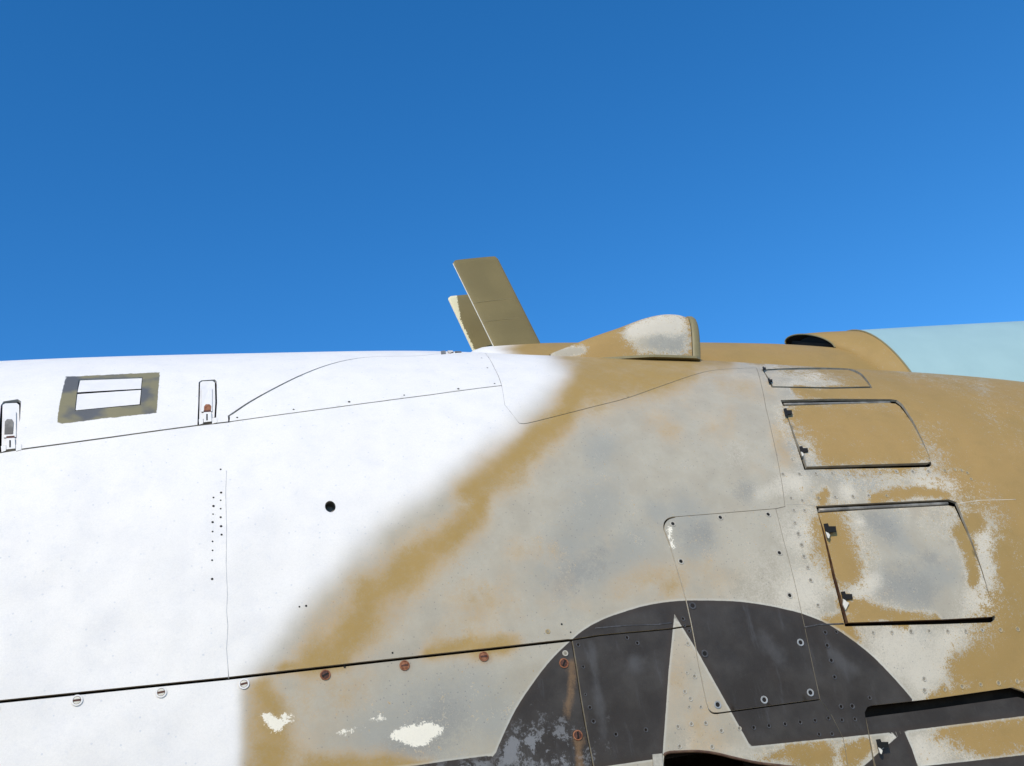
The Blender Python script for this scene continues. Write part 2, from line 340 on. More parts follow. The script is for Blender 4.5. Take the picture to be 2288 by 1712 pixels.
    # white primer chips and grazes
    cm = t.step(t.m('ADD', t.attr('chip'), t.m('ADD', t.m('MULTIPLY', t.m('SUBTRACT', n4, .5), 34), t.m('MULTIPLY', t.m('SUBTRACT', n3, .5), 26))), -1.5, 2.5)
    chipc = t.mix(bm, (0.86, 0.78, 0.62), (0.20, 0.195, 0.19))
    col = t.mix(t.m('MULTIPLY', cm, .95), col, chipc)
    rf = t.m('MULTIPLY', t.step(t.m('ADD', t.attr('rust'), t.m('MULTIPLY', t.m('SUBTRACT', nn, .5), 1.2)), .2, 1.0), .55)
    col = t.mix(rf, col, (0.27, 0.155, 0.07))
    gr = t.m('ADD', 1.0, t.m('ADD', t.m('MULTIPLY', t.m('SUBTRACT', n4, .5), .22), t.m('MULTIPLY', t.m('SUBTRACT', n5, .5), .22)))
    vm = t.n('ShaderNodeVectorMath', operation='SCALE'); L.new(col, vm.inputs[0]); L.new(gr, vm.inputs[3]); col = vm.outputs[0]
    L.new(col, B.inputs['Base Color'])
    L.new(t.m('ADD', .46, t.m('MULTIPLY', n2, .25)), B.inputs['Roughness']); B.inputs['Specular IOR Level'].default_value = .28
    h1 = t.bump(t.noise(4.5, 2), .45, .03); h2 = t.bump(nn, .16, .0022, h1)
    L.new(h2, B.inputs['Normal'])
    return m
SKIN = make_skin()
def simple(name, c1, c2, scale=12, rough=.55, metal=0.0, fleck=None, b=.15, spec=.4):
    m, N, L, B = mat(name); t = NT(m)
    col = t.mix(t.step(t.noise(scale, 5, .6), .35, .68), c1, c2)
    if fleck: col = t.mix(t.m('MULTIPLY', t.step(t.noise(260, 3, .7), .60, .70), .6), col, fleck)
    L.new(col, B.inputs['Base Color']); B.inputs['Roughness'].default_value = rough; B.inputs['Metallic'].default_value = metal
    B.inputs['Specular IOR Level'].default_value = spec
    L.new(t.bump(t.noise(300, 3), b, .002), B.inputs['Normal']); return m
M_INNER = simple('dark_inner_structure', (0.012, 0.009, 0.007), (0.024, 0.018, 0.013), rough=.9, spec=.1)
M_EDGE = simple('panel_edge', (0.30, 0.26, 0.19), (0.42, 0.38, 0.30), 30)
M_WEDGE = simple('white_panel_edge', (0.5, 0.47, 0.42), (0.7, 0.67, 0.62), 30)
M_OLIVE = simple('olive_drab_tan_paint', (0.215, 0.178, 0.082), (0.270, 0.222, 0.105), 9, .5, fleck=(0.33, 0.27, 0.14))
M_RUST = simple('rusty_steel', (0.20, 0.065, 0.025), (0.36, 0.15, 0.07), 160, .7, b=.5)
M_RUSTD = simple('dark_rusted_steel', (0.06, 0.022, 0.014), (0.13, 0.05, 0.03), 160, .7, b=.5)
M_STEEL = simple('dull_steel', (0.34, 0.33, 0.31), (0.5, 0.47, 0.42), 60, .45, .3)
M_GROOVE = simple('dirty_channel_metal', (0.16, 0.145, 0.12), (0.34, 0.31, 0.26), 25, .5, .2)
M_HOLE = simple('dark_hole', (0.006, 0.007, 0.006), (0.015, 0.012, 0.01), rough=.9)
M_WHITE = simple('white_coating', (0.79, 0.745, 0.69), (0.845, 0.79, 0.715), 20, .5)
M_BLUE = simple('pale_blue_canopy_coating', (0.335, 0.48, 0.47), (0.365, 0.515, 0.50), 5, .5, b=.08)
M_GREYR = simple('grey_rivet_paint', (0.40, 0.36, 0.285), (0.50, 0.45, 0.36), 90, .5)
M_RCEN = simple('rivet_centre', (0.20, 0.17, 0.12), (0.33, 0.28, 0.20), 90, .6)  # darker brown for the centre of the rivet dimples
M_TANR = simple('tan_rivet_paint', (0.37, 0.27, 0.125), (0.47, 0.36, 0.2), 90, .5)
M_BLKR = simple('black_rivet_paint', (0.05, 0.045, 0.042), (0.09, 0.086, 0.085), 90, .5)
M_CREAM = simple('cream_primer', (0.66, 0.6, 0.48), (0.74, 0.69, 0.58), 60, .55)
M_SEAL = simple('aged_sealant', (0.50, 0.49, 0.47), (0.64, 0.62, 0.59), 60, .6)
M_RIM = simple('red_brown_rim', (0.075, 0.034, 0.02), (0.15, 0.085, 0.045), 60, .6)
def ground_mat():
    m, N, L, B = mat('desert_ground'); t = NT(m)
    col = t.mix(t.step(t.noise(.35, 6, .6), .35, .65), (0.36, 0.28, 0.19), (0.46, 0.375, 0.27))
    col = t.mix(t.m('MULTIPLY', t.step(t.noise(22, 5, .7), .5, .7), .5), col, (0.25, 0.19, 0.13))
    L.new(col, B.inputs['Base Color']); B.inputs['Roughness'].default_value = .95
    L.new(t.bump(t.noise(30, 6, .7), .5, .02), B.inputs['Normal']); return m
# ------------------------------------------------------------------ mesh helpers
def link(name, me, parent=None, mats=(), label=None, smoothf=True):
    o = bpy.data.objects.new(name, me); SC.collection.objects.link(o)
    for x in mats: me.materials.append(x)
    if parent is not None: o.parent = parent
    if label: o['label'] = label
    return o
def mesh_from(name, V, F, smoothf=None, mi=None, attrs=None):
    me = bpy.data.meshes.new(name); me.from_pydata([tuple(map(float, p)) for p in V], [], [tuple(map(int, f)) for f in F])
    n = len(me.polygons)
    if smoothf is True: me.polygons.foreach_set('use_smooth', [True]*n)
    elif smoothf is not None and smoothf is not False: me.polygons.foreach_set('use_smooth', list(map(bool, smoothf)))
    if mi is not None: me.polygons.foreach_set('material_index', list(map(int, mi)))
    if attrs:
        for k, a in attrs.items():
            at = me.attributes.new(k, 'FLOAT', 'POINT'); at.data.foreach_set('value', np.asarray(a, np.float32))
    me.update(); return me
RM = 0.88   # metres per radian used for the flat chart
def resample(pts, d, closed=False):
    pts = np.asarray(pts, float); out = []
    n = len(pts)
    for i in range(n if closed else n-1):
        a, b = pts[i], pts[(i+1) % n]; L = math.hypot(b[0]-a[0], (b[1]-a[1])*RM); k = max(1, int(math.ceil(L/d)))
        for j in range(k): out.append(a+(b-a)*j/k)
    if not closed: out.append(pts[-1])
    return np.array(out)
def xt(px):
    """photo pixels -> (x, t)"""
    p = np.asarray(px, float); x, t = hit(p[:, 0], p[:, 1]); return np.stack([x, t], 1)
def outline(segs, d=0.010):
    """segs: list of (points in (x,t), gap). joined into one closed loop with a gap per point; returns inset loop"""
    P, G = [], []
    for pts, g in segs:
        r = resample(pts, d)[:-1] if len(pts) > 1 else np.asarray(pts)
        P += list(r); G += [g]*len(r)
    P = np.array(P); G = np.array(G)
    return inset(P, G)
def area(P): return 0.5*np.sum(P[:, 0]*np.roll(P[:, 1], -1)-np.roll(P[:, 0], -1)*P[:, 1])
def inset(P, G):
    Q = P*[1, RM]; s = 1 if area(Q) > 0 else -1
    a = Q-np.roll(Q, 1, 0); b = np.roll(Q, -1, 0)-Q
    a /= np.linalg.norm(a, axis=1, keepdims=True)+1e-12; b /= np.linalg.norm(b, axis=1, keepdims=True)+1e-12
    n = np.stack([-(a+b)[:, 1], (a+b)[:, 0]], 1)*s; n /= np.linalg.norm(n, axis=1, keepdims=True)+1e-12
    cosang = np.clip(np.sum(n*np.stack([-b[:, 1], b[:, 0]], 1)*s, 1), .5, 1)
    Q = Q+n*(np.asarray(G)/cosang)[:, None]
    return Q/[1, RM]
# fixed clouds of interior points (fine in view, coarse elsewhere)
def grid_pts():
    xs = np.arange(-0.75, 2.95, 0.0095); ts = np.arange(-0.25, 1.35, 0.0105)
    A, Bq = np.meshgrid(xs, ts); A = A+((np.arange(len(ts)) % 2)*0.00475)[:, None]
    fine = np.stack([A.ravel(), Bq.ravel()], 1)
    xs = np.arange(-4.9, 5.9, 0.09); ts = np.arange(-1.57, 1.58, 0.075); A, Bq = np.meshgrid(xs, ts); co = np.stack([A.ravel(), Bq.ravel()], 1)
    m = (co[:, 0] > -0.8) & (co[:, 0] < 3.0) & (co[:, 1] > -0.3) & (co[:, 1] < 1.38)
    return np.vstack([fine, co[~m]])
GRID = grid_pts()
def extra_lines():
    out = []
    for poly in (CIRCLE, STAR, BAND1, BAND2):
        p = [q for q in poly if q[1] < 1760 and q[0] < 2330]
        out.append(poly)
    return out
def panel(name, loop, parent, holes=(), off=0.0, thick=0.008, mats=None, grid=None, marks=(), label=None, offfn=None, pts=None, attrfn=None):
    """curved sheet: loop and holes in (x,t)"""
    G = GRID if grid is None else grid
    lo, hi = loop.min(0), loop.max(0)
    g = G[(G[:, 0] > lo[0]) & (G[:, 0] < hi[0]) & (G[:, 1] > lo[1]) & (G[:, 1] < hi[1])]
    ins = inside(g[:, 0], g[:, 1], loop)
    for h in holes: ins &= ~inside(g[:, 0], g[:, 1], h)
    g = g[ins]
    loops = [loop]+list(holes)
    # drop grid points too close to outlines
    keep = np.ones(len(g), bool)
    for lp in loops:
        l0, l1 = lp.min(0)-.01, lp.max(0)+.01
        near = (g[:, 0] > l0[0]) & (g[:, 0] < l1[0]) & (g[:, 1] > l0[1]) & (g[:, 1] < l1[1])
        idx = np.where(near)[0]
        for c0 in range(0, len(idx), 4000):
            ii = idx[c0:c0+4000]; q = g[ii]*[1, RM]; r = lp*[1, RM]
            D = np.min((q[:, None, 0]-r[None, :, 0])**2+(q[:, None, 1]-r[None, :, 1])**2, 1); keep[ii[D < 0.0042**2]] = False
    g = g[keep]
    V = []; E = []; base = 0
    for lp in loops:
        n = len(lp); V += list(lp); E += [(base+i, base+(i+1) % n) for i in range(n)]; base += n
    for mk in marks:
        r = mk[inside(mk[:, 0], mk[:, 1], loop)]
        for h in holes:
            r = r[~inside(r[:, 0], r[:, 1], h)] if len(r) else r
        V += list(r); base += len(r)
    V += list(g)
    V2 = [Vector((float(p[0]), float(p[1]*RM))) for p in V]
    vo, eo, fo, ov, oe, of = delaunay_2d_cdt(V2, E, [], 0, 1e-6, True)
    vo = np.array([(p.x, p.y/RM) for p in vo]); F = np.array([f for f in fo if len(f) == 3])
    cen = vo[F].mean(1); k = inside(cen[:, 0], cen[:, 1], loop)
    for h in holes: k &= ~inside(cen[:, 0], cen[:, 1], h)
    F = F[k]
    remap = {}
    for i, l in enumerate(ov):
        for q in l: remap[q] = i
    used = np.unique(F); inv = -np.ones(len(vo), int); inv[used] = np.arange(len(used)); F = inv[F]; vo = vo[used]
    x, t = vo[:, 0], vo[:, 1]
    o = np.full(len(vo), off) if offfn is None else offfn(x, t)
    P = body_off(x, t, o)
    nrm = normal(x, t)
    # orient
    a = np.cross(P[F[:, 1]]-P[F[:, 0]], P[F[:, 2]]-P[F[:, 0]]); s = np.sum(a*nrm[F[:, 0]], 1) < 0; F[s] = F[s][:, ::-1]
    Vn = [P]; Fn = [tuple(f) for f in F]; mi = [0]*len(F); nb = len(P); X = [x]; T = [t]
    for lp in loops:
        lo_ = np.full(len(lp), off) if offfn is None else offfn(lp[:, 0], lp[:, 1])
        A = body_off(lp[:, 0], lp[:, 1], lo_); Bt = body_off(lp[:, 0], lp[:, 1], lo_-thick); n = len(lp)
        Vn += [A, Bt]; X += [lp[:, 0]]*2; T += [lp[:, 1]]*2
        for i in range(n):
            j = (i+1) % n; Fn.append((nb+i, nb+j, nb+n+j, nb+n+i)); mi.append(1)
        nb += 2*n
    Vn = np.vstack(Vn); X = np.concatenate(X); T = np.concatenate(T)
    u, v = chart(X, T)
    me = mesh_from(name, Vn, Fn, [m == 0 for m in mi], mi, skin_attrs(u, v))
    return link(name, me, parent, mats or (SKIN, M_EDGE), label)
def curve_fit(pts, n=8):
    """Catmull-Rom through pixel points"""
    p = np.asarray(pts, float); q = np.vstack([2*p[0]-p[1], p, 2*p[-1]-p[-2]]); out = []
    for i in range(1, len(q)-2):
        for j in range(n):
            s = j/n; out.append(.5*((2*q[i])+(-q[i-1]+q[i+1])*s+(2*q[i-1]-5*q[i]+4*q[i+1]-q[i+2])*s*s+(-q[i-1]+3*q[i]-3*q[i+1]+q[i+2])*s**3))
    out.append(p[-1]); return np.array(out)
# denser circle outline for both the paint and the mesh
CIRCLE = [tuple(p) for p in curve_fit(CIRCLE[:24], 4)]+CIRCLE[24:]
# ------------------------------------------------------------------ top-level things
ground_me = mesh_from('ground', [(-3000, -3000, 0), (3000, -3000, 0), (3000, 3000, 0), (-3000, 3000, 0)], [(0, 1, 2, 3)])
g_ = link('ground', ground_me, None, (ground_mat(),)); g_['kind'] = 'structure'
PLANE = bpy.data.objects.new('aircraft', None); SC.collection.objects.link(PLANE); PLANE.location = (1.0, YC, 0)
PLANE['label'] = 'retired military jet with white coating, worn tan paint, black star insignia and pale blue canopy'
PLANE['category'] = 'aircraft'
bpy.context.view_layer.update()
PINV = Matrix.Translation((-1.0, -YC, 0))
_link0 = link
def link(name, me, parent=None, mats=(), label=None, smoothf=True):
    o = _link0(name, me, parent, mats, label)
    if parent is not None: o.matrix_parent_inverse = parent_inv(parent)
    return o
def parent_inv(p):
    return PINV
# ------------------------------------------------------------------ seams (pixels)
hx = lambda u, v: tuple(xt([(u, v)])[0])
LEFT_X, RIGHT_X, TB, TT = -4.6, 5.4, -math.pi/2+.02, math.pi/2-.001
def ext(p0, p1, X):   # carry a seam on to station X in a straight chart line
    k = (X-p1[0])/(p1[0]-p0[0]); return (X, p1[1]+(p1[1]-p0[1])*k*0.15)
S_up = xt([(-40, 1018), (35, 1006), (140, 992), (250, 977), (350, 963), (440, 951), (512, 943)])
S_up2 = xt([(512, 943), (620, 928), (740, 912), (860, 896), (960, 883), (1040, 872), (1121, 862)])
S_arc = xt(curve_fit([(512, 930), (560, 898), (620, 865), (680, 836), (740, 814), (800, 801), (860, 797), (930, 796), (985, 791), (1040, 789), (1078, 788)], 4))
S_archR = xt([(1078, 788), (1092, 800), (1104, 822), (1114, 842), (1121, 862)])
S_d = xt(curve_fit([(1121, 862), (1060, 880), (1030, 900), (1100, 928), (1160, 946), (1178, 946), (1240, 931), (1330, 908), (1400, 890), (1480, 862), (1560, 835), (1610, 826), (1690, 822)], 4))
S_d2 = xt(curve_fit([(1121, 862), (1128, 905), (1160, 946), (1178, 946), (1240, 931), (1330, 908), (1400, 890), (1480, 862), (1560, 835), (1610, 826), (1690, 822)], 4))
S_d2a = xt([(1121, 862), (1128, 905), (1160, 946)]); S_d2b = xt(curve_fit([(1160, 946), (1178, 946), (1240, 931), (1330, 908), (1400, 890), (1480, 862), (1560, 835), (1610, 826), (1690, 822)], 4))
S_f = xt([(1690, 822), (1701, 860), (1712, 915), (1725, 970), (1738, 1030), (1748, 1085), (1754, 1132)])
S_low = xt([(-40, 1573), (0, 1568), (300, 1537), (510, 1516), (800, 1483), (1100, 1450), (1278, 1430)])
S_low2 = xt([(1278, 1430), (1340, 1420), (1400, 1414), (1450, 1410), (1500, 1405), (1545, 1398)])
S_v = xt([(1278, 1430), (1286, 1480), (1298, 1560), (1310, 1630), (1326, 1712), (1335, 1760)])
AC_TL = xt(curve_fit([(1496, 1216), (1487, 1192), (1484, 1180), (1486, 1167), (1495, 1159), (1510, 1155)], 3))
AC_top = xt([(1510, 1155), (1600, 1148), (1733, 1137)])
AC_r1 = xt([(1733, 1137), (1750, 1205), (1775, 1300), (1797, 1398)])
AC_r2 = xt([(1797, 1398), (1812, 1470), (1832, 1563)])
AC_b = xt([(1832, 1563), (1700, 1581), (1604, 1594)])
AC_bl = xt(curve_fit([(1604, 1594), (1592, 1593), (1584, 1586), (1579, 1572)], 3))
AC_l2 = xt([(1579, 1572), (1562, 1490), (1545, 1398)])
AC_l1 = xt([(1545, 1398), (1530, 1330), (1512, 1270), (1496, 1216)])
S_g = xt([(1832, 1563), (1858, 1598), (1884, 1650), (1895, 1712), (1904, 1760)])
CAV = xt(curve_fit([(1482, 1790), (1483, 1700), (1490, 1683), (1520, 1680), (1560, 1679), (1600, 1684), (1650, 1696), (1700, 1706), (1760, 1713), (1820, 1725), (1840, 1790)], 3))
a_ = lambda *s: np.vstack(s)
# corners outside the picture
upL = ext(S_up[1], S_up[0], LEFT_X); loL = ext(S_low[1], S_low[0], LEFT_X)
vB = (S_v[-1][0]+0.03, TB); gB = (S_g[-1][0]+0.03, TB)
marks = []
for poly in (CIRCLE, STAR, BAND1, BAND2):
    p = np.array(poly, float); q = []
    for i in range(len(p)):
        a, b = p[i], p[(i+1) % len(p)]
        if max(a[1], b[1]) > 1800 or max(a[0], b[0]) > 2400: continue
        k = max(1, int(np.hypot(*(b-a))/9))
        q += [a+(b-a)*j/k for j in range(k+1)]
    marks.append(xt(q))
ol = np.array(OLIVE, float); q = []
for i in range(len(ol)):
    a, b = ol[i], ol[(i+1) % len(ol)]; k = max(1, int(np.hypot(*(b-a))/7)); q += [a+(b-a)*j/k for j in range(k)]
omark = xt(q)
def circle_hole(u, v, ru, n=20):
    x, t = hit([u], [v]); r = ru
    return np.array([(x[0]+r*math.cos(a), t[0]+r*math.sin(a)/RM) for a in np.linspace(0, 2*math.pi, n, endpoint=False)])
def tight(loop, d=0.008): return resample(loop, d, True)
# ---- small window in the olive strip, latch pockets, round hole
WIN = xt([(176, 848), (319, 843), (314, 905), (167, 918)])
PORT = circle_hole(738, 1132, .0118)
LA1 = xt([(450, 850), (480, 848), (484, 852), (485, 900), (482, 946), (441, 951), (443, 900), (444, 854)])
LA0 = xt([(8, 897), (40, 892), (47, 897), (45, 935), (34, 1008), (-10, 1016), (-2, 950), (2, 905)])
# ---- panels
skin_up = panel('upper_skin_panel', outline([([upL]+[tuple(p) for p in S_up], .0021), (a_([S_up[-1]], [S_arc[0]]), .0022), (S_arc, .0034),
    ([S_arc[-1], (S_arc[-1][0]+.03, S_arc[-1][1]+.08), (S_arc[-1][0]+.05, TT), (LEFT_X, TT), upL], .0004)]), PLANE, holes=[tight(inset(WIN, np.full(len(WIN), 0.0))), tight(LA1), tight(LA0)], marks=[omark],
    mats=(SKIN, M_WEDGE), label='white coated upper skin with bare olive rectangle')
arc_cover = panel('access_cover', outline([(S_up2, .0008), (S_archR[::-1], .0009), (S_arc[::-1], .0026), ([S_arc[0], S_up2[0]], .0016)]), PLANE, off=.001, mats=(SKIN, M_WEDGE),
    label='white leaf shaped access cover below the antennas')
E_TOP = [(float(S_f[0][0]), TT), (float(S_arc[-1][0]+.05), TT), (float(S_arc[-1][0]+.03), float(S_arc[-1][1]+.08)), tuple(S_arc[-1])]
shoulder = panel('shoulder_skin_panel', outline([(S_archR, .0009), (S_d2a, .0003), (S_d2b, .0011), ([S_f[0]]+E_TOP, .0004)]), PLANE, mats=(SKIN, M_EDGE))
main = panel('side_skin_panel', outline([([loL]+[tuple(p) for p in S_low], .0019), (S_low2, .0012), (AC_l1, .0010), (AC_TL, .0018), (AC_top, .0008),
    ([AC_top[-1], S_f[-1]], .0006), (S_f[::-1], .0006), (S_d2b[::-1], .0008), (S_d2a[::-1], .0003), (S_up2[::-1], .0008), (a_(S_up[::-1], [upL]), .0018), ([upL, loL], 0)]), PLANE,
    holes=[PORT], marks=marks[:2], mats=(SKIN, M_EDGE), label='large side skin going from white coating through tan streak to grey primer')
lower = panel('lower_skin_panel', outline([(a_([loL], S_low), .0018), (a_(S_v, [vB]), .0018), ([vB, (LEFT_X, TB), loL], 0)]), PLANE, off=-.001, marks=marks[:2], mats=(SKIN, M_EDGE),
    label='lower skin with a row of rusty fasteners and cream paint chips')
under = panel('belly_skin_panel', outline([(S_low2, .0012), (AC_l2[::-1], .0010), (AC_bl[::-1], .0010), (AC_b[::-1], .0008), (a_(S_g, [gB]), .0007), ([gB, vB], 0), (a_([vB], S_v[::-1]), .0018)]), PLANE,
    holes=[tight(CAV)], marks=marks, mats=(SKIN, M_EDGE), label='skin with black insignia and pale star point')
access = panel('access_panel', outline([(AC_top, .0008), (AC_r1, .0008), (AC_r2, .0008), (AC_b, .0008), (AC_bl, .0010), (AC_l2, .0010), (AC_l1, .0010), (AC_TL, .0018)]), PLANE, off=.0008, marks=marks[:2],
    mats=(SKIN, M_CREAM), label='grey and black access panel with twelve screws')
# ---- doors: opening and leaf outlines in pixels
D1o = [(1702, 826), (1895, 822), (1925, 835), (1940, 852), (1949, 867), (1860, 869), (1724, 866)]
D1d = [(1706, 828), (1893, 825), (1921, 837), (1935, 853), (1943, 864), (1860, 866), (1727, 864)]
D2o = [(1744, 894), (1860, 891), (1990, 892), (2004, 894), (2016, 903), (2040, 940), (2062, 985), (2076, 1018), (2082, 1040), (2074, 1044), (1940, 1047), (1797, 1050), (1772, 975)]
D2d = [(1750, 905), (1860, 901), (1988, 897), (2002, 899), (2012, 906), (2036, 942), (2058, 986), (2072, 1018), (2078, 1034), (2070, 1037), (1940, 1041), (1801, 1046), (1776, 975)]
D3o = [(1823, 1131), (1950, 1124), (2120, 1116), (2137, 1122), (2165, 1190), (2195, 1275), (2215, 1345), (2223, 1384), (2216, 1391), (2100, 1395), (1888, 1400), (1860, 1290), (1836, 1180)]
D3d = [(1830, 1144), (1950, 1136), (2122, 1127), (2135, 1130), (2161, 1190), (2191, 1275), (2211, 1345), (2219, 1376), (2212, 1380), (2100, 1386), (1892, 1393), (1866, 1290), (1841, 1180)]
D4o = [(1938, 1580), (1950, 1576), (2080, 1562), (2262, 1536), (2290, 1545), (2400, 1640), (2430, 1740), (1968, 1790), (1950, 1700), (1934, 1606), (1932, 1592)]
D4d = [(1940, 1602), (2080, 1584), (2280, 1556), (2300, 1562), (2390, 1650), (2415, 1730), (1976, 1780), (1956, 1700)]
G_open = [tight(xt(D1o)), tight(xt(D2o)), tight(xt(D3o)), tight(xt(D4o))]
gloop = outline([(S_f, .0006), ([S_f[-1], AC_top[-1]], .0006), (AC_r1, .0008), (AC_r2, .0008), (a_(S_g, [gB]), .0007), ([gB, (RIGHT_X, TB), (RIGHT_X, TT), (S_f[0][0], TT), S_f[0]], .0004)])
forward = panel('forward_skin_panel', gloop, PLANE, holes=G_open, marks=marks, mats=(SKIN, M_EDGE), label='worn tan skin around the blow-in doors')
def tilt_fn(P, top, bot):
    lo, hi = P[:, 1].min(), P[:, 1].max()
    return lambda x, t: bot+(top-bot)*np.clip((t-lo)/(hi-lo), 0, 1)
DOORS = []
for nm, D, tp, bt, th in (('top', D1d, -.002, .001, .008), ('upper', D2d, -.005, .006, .010), ('middle', D3d, -.006, .007, .012), ('lower', D4d, -.010, .004, .010)):
    P = xt(D); L = tight(P)
    DOORS.append(panel('blow_in_door', L, PLANE, thick=th, marks=marks, offfn=tilt_fn(P, tp, bt), mats=(SKIN, M_RIM if nm in ('middle',) else M_EDGE),
                 label={'top': 'topmost door, thin streaked tan over cream', 'upper': 'second door from the top, tan fading to grey', 'middle': 'largest door, mottled grey and tan',
                        'lower': 'lowest door crossed by the black insignia band'}[nm]))
# ---- under-structure
def frame():
    xs = np.arange(LEFT_X, RIGHT_X+.01, .05); ts = np.arange(-math.pi/2, math.pi/2+.001, math.pi/90)
    A, Bq = np.meshgrid(xs, ts); n, m = A.shape
    P = body_off(A.ravel(), Bq.ravel(), np.full(A.size, -.024)); F = []
    cav = CAV; D4 = G_open[3]
    c = np.zeros(A.shape, bool)
    for i in range(n-1):
        for j in range(m-1):
            cx, ct = xs[j]+.025, ts[i]+math.pi/180
            if inside(np.array([cx]), np.array([ct]), CAV)[0]: continue
            F.append((i*m+j, i*m+j+1, (i+1)*m+j+1, (i+1)*m+j))
    me = mesh_from('inner_frame', P, F, True); return link('inner_frame', me, PLANE, (M_INNER,))
frame()
def far_side():
    xs = np.arange(LEFT_X, RIGHT_X+.01, .08); ts = np.linspace(math.pi/2-.001, 3*math.pi/2, 60)
    A, Bq = np.meshgrid(xs, ts); n, m = A.shape
    P = sect(A.ravel(), Bq.ravel(), Hx(A.ravel())); F = [(i*m+j, i*m+j+1, (i+1)*m+j+1, (i+1)*m+j) for i in range(n-1) for j in range(m-1)]
    u, v = project(sect(A.ravel(), math.pi-Bq.ravel(), Hx(A.ravel())))
    at = skin_attrs(u, np.maximum(v, 700)+0); me = mesh_from('far_skin_panel', P, F, True, None, at); link('far_skin_panel', me, PLANE, (SKIN,))
    for X, s in ((LEFT_X, 0), (RIGHT_X, 1)):
        tt = np.linspace(0, 2*math.pi, 90, endpoint=False); P = sect(np.full(90, X), tt, Hx(X)); me = mesh_from('bulkhead', P, [tuple(range(90))]); link('bulkhead', me, PLANE, (M_INNER,))
far_side()
# ------------------------------------------------------------------ spine fairing, hood and canopy
def loft(name, rings, mats, closed_ring=False, attrs=None, label=None, parent=None, caps=(False, False), thick=0):
    n = len(rings[0]); V = np.vstack(rings); F = []
    for i in range(len(rings)-1):
        for j in range(n if closed_ring else n-1):
            k = (j+1) % n; F.append((i*n+j, i*n+k, (i+1)*n+k, (i+1)*n+j))
    mi = [0]*len(F)
    if caps[0]: F.append(tuple(range(n))); mi.append(0)
    if caps[1]: F.append(tuple(range((len(rings)-1)*n, len(rings)*n))[::-1]); mi.append(0)
    sm = [len(f) == 4 for f in F]
    at = None
    if attrs is not None: at = attrs(V)
    me = mesh_from(name, V, F, sm, mi, at)
    o = link(name, me, parent or PLANE, mats, label)
    if thick:
        md = o.modifiers.new('thickness', 'SOLIDIFY'); md.thickness = thick; md.offset = 0
    return o
def const_attrs(**kw):
    def f(V):
        d = dict(white=0.0, tan=1.0, tansoft=0.0, cream=0.0, blue=0.0, black=-60.0, olive=-40.0, chip=-40.0); d.update(kw)
        return {k: (np.full(len(V), a) if not callable(a) else a(V)) for k, a in d.items()}
    return f
YR = YC-0.02
RW = 0.34
T2 = ([600, 900, 960, 1040, 1120, 1200, 1400, 1560, 1750, 1870, 2000, 2300], [795, 792, 786, 779, 771, 766, 765, 765, 768, 777, 790, 810])
ZR = 2.45
HR = solve_height(*T2, .5, RW, 2.0, ZR, YR, sm=4)
def ridge(x, t): return sect(x, t, np.interp(x, XT, HR), 0, RW, 2.0, YR, ZR)
def arch_solve(fu, fv, au, av, e=1.0):
    """arch across the spine at constant station: near foot at pixel (fu, fv), highest point of its outline at (au, av)"""
    best = None; tt = np.linspace(0, math.pi, 121)
    for w_ in np.linspace(.03, .6, 58):
        p = at_plane_y(fu, fv, YR-w_); X, zf = p[0], p[2]; lo, hi = 0.0, 1.2
        for _ in range(24):
            h = (lo+hi)/2; R = np.stack([np.full(121, X), YR-w_*np.cos(tt), zf+h*np.sin(tt)**e], -1); u, v = project(R)
            if v.min() > av: lo = h
            else: hi = h
        uu = u[np.argmin(v)]
        if best is None or abs(uu-au) < best[0]: best = (abs(uu-au), X, w_, zf, zf+h)
    return best[1:]
XC, wC, zCf, ZCN = 2.29, .365, 2.50, 3.175
wM = .125
_n = at_plane_y(1866, 776, YR-wM); _f2 = at_plane_y(1755, 767, YR+wM)
XMN, ZMN, XMF, ZMF = _n[0], _n[2], _f2[0], _f2[2]; XM = (XMN+XMF)/2; zMf = ZMN; ZM = ZMN+.1
print('BODY', [(round(x,2), round(float(Hx(x))+ZC,3)) for x in (0,.5,1,1.5,2,2.5)]); print('canopy', XC, ZCN, wC, zCf, 'mouth', XM, ZM, wM, zMf, 'ridge', np.interp([0.5, 1, 1.5, 2], XT, HR)+ZR)
def fit_top(x, ww, zb, e, tgt, z0):
    tt = np.linspace(0, math.pi, 81); lo, hi = zb, z0+.5
    for _ in range(24):
        m = (lo+hi)/2; R = np.stack([np.full(81, x), YR-ww*np.sign(np.cos(tt))*np.abs(np.cos(tt))**e, zb+(m-zb)*np.sin(tt)**e], -1); u, v = project(R)
        if np.min(v-tgt(u)) > 0: lo = m
        else: hi = m
    return (lo+hi)/2
xa = at_plane_y(930, 790, YR)[0]
rings = []
for x in np.linspace(xa, XC+.15, 70):
    tt = np.linspace(0, math.pi, 61); rg = ridge(np.full(61, x), tt); rg[:, 2] -= .09*(1-sstep(np.array(x), xa, xa+.22)); rings.append(rg)
def wfun(V):
    u, v = project(V); return 1-sstep(u+8*np.sin(v*.3), 1080, 1190)
def cfun(V):
    u, v = project(V); return 0.55*np.exp(-((u-1150)/70)**2)
loft('spine_fairing', rings, (SKIN,), attrs=const_attrs(white=wfun, cream=cfun, tansoft=lambda V: 0*V[:, 0]), label='tan spine fairing behind the shoulder')
rings = []; arcs = []
tt = np.linspace(0, math.pi, 61); q_ = (1-np.cos(tt))/2
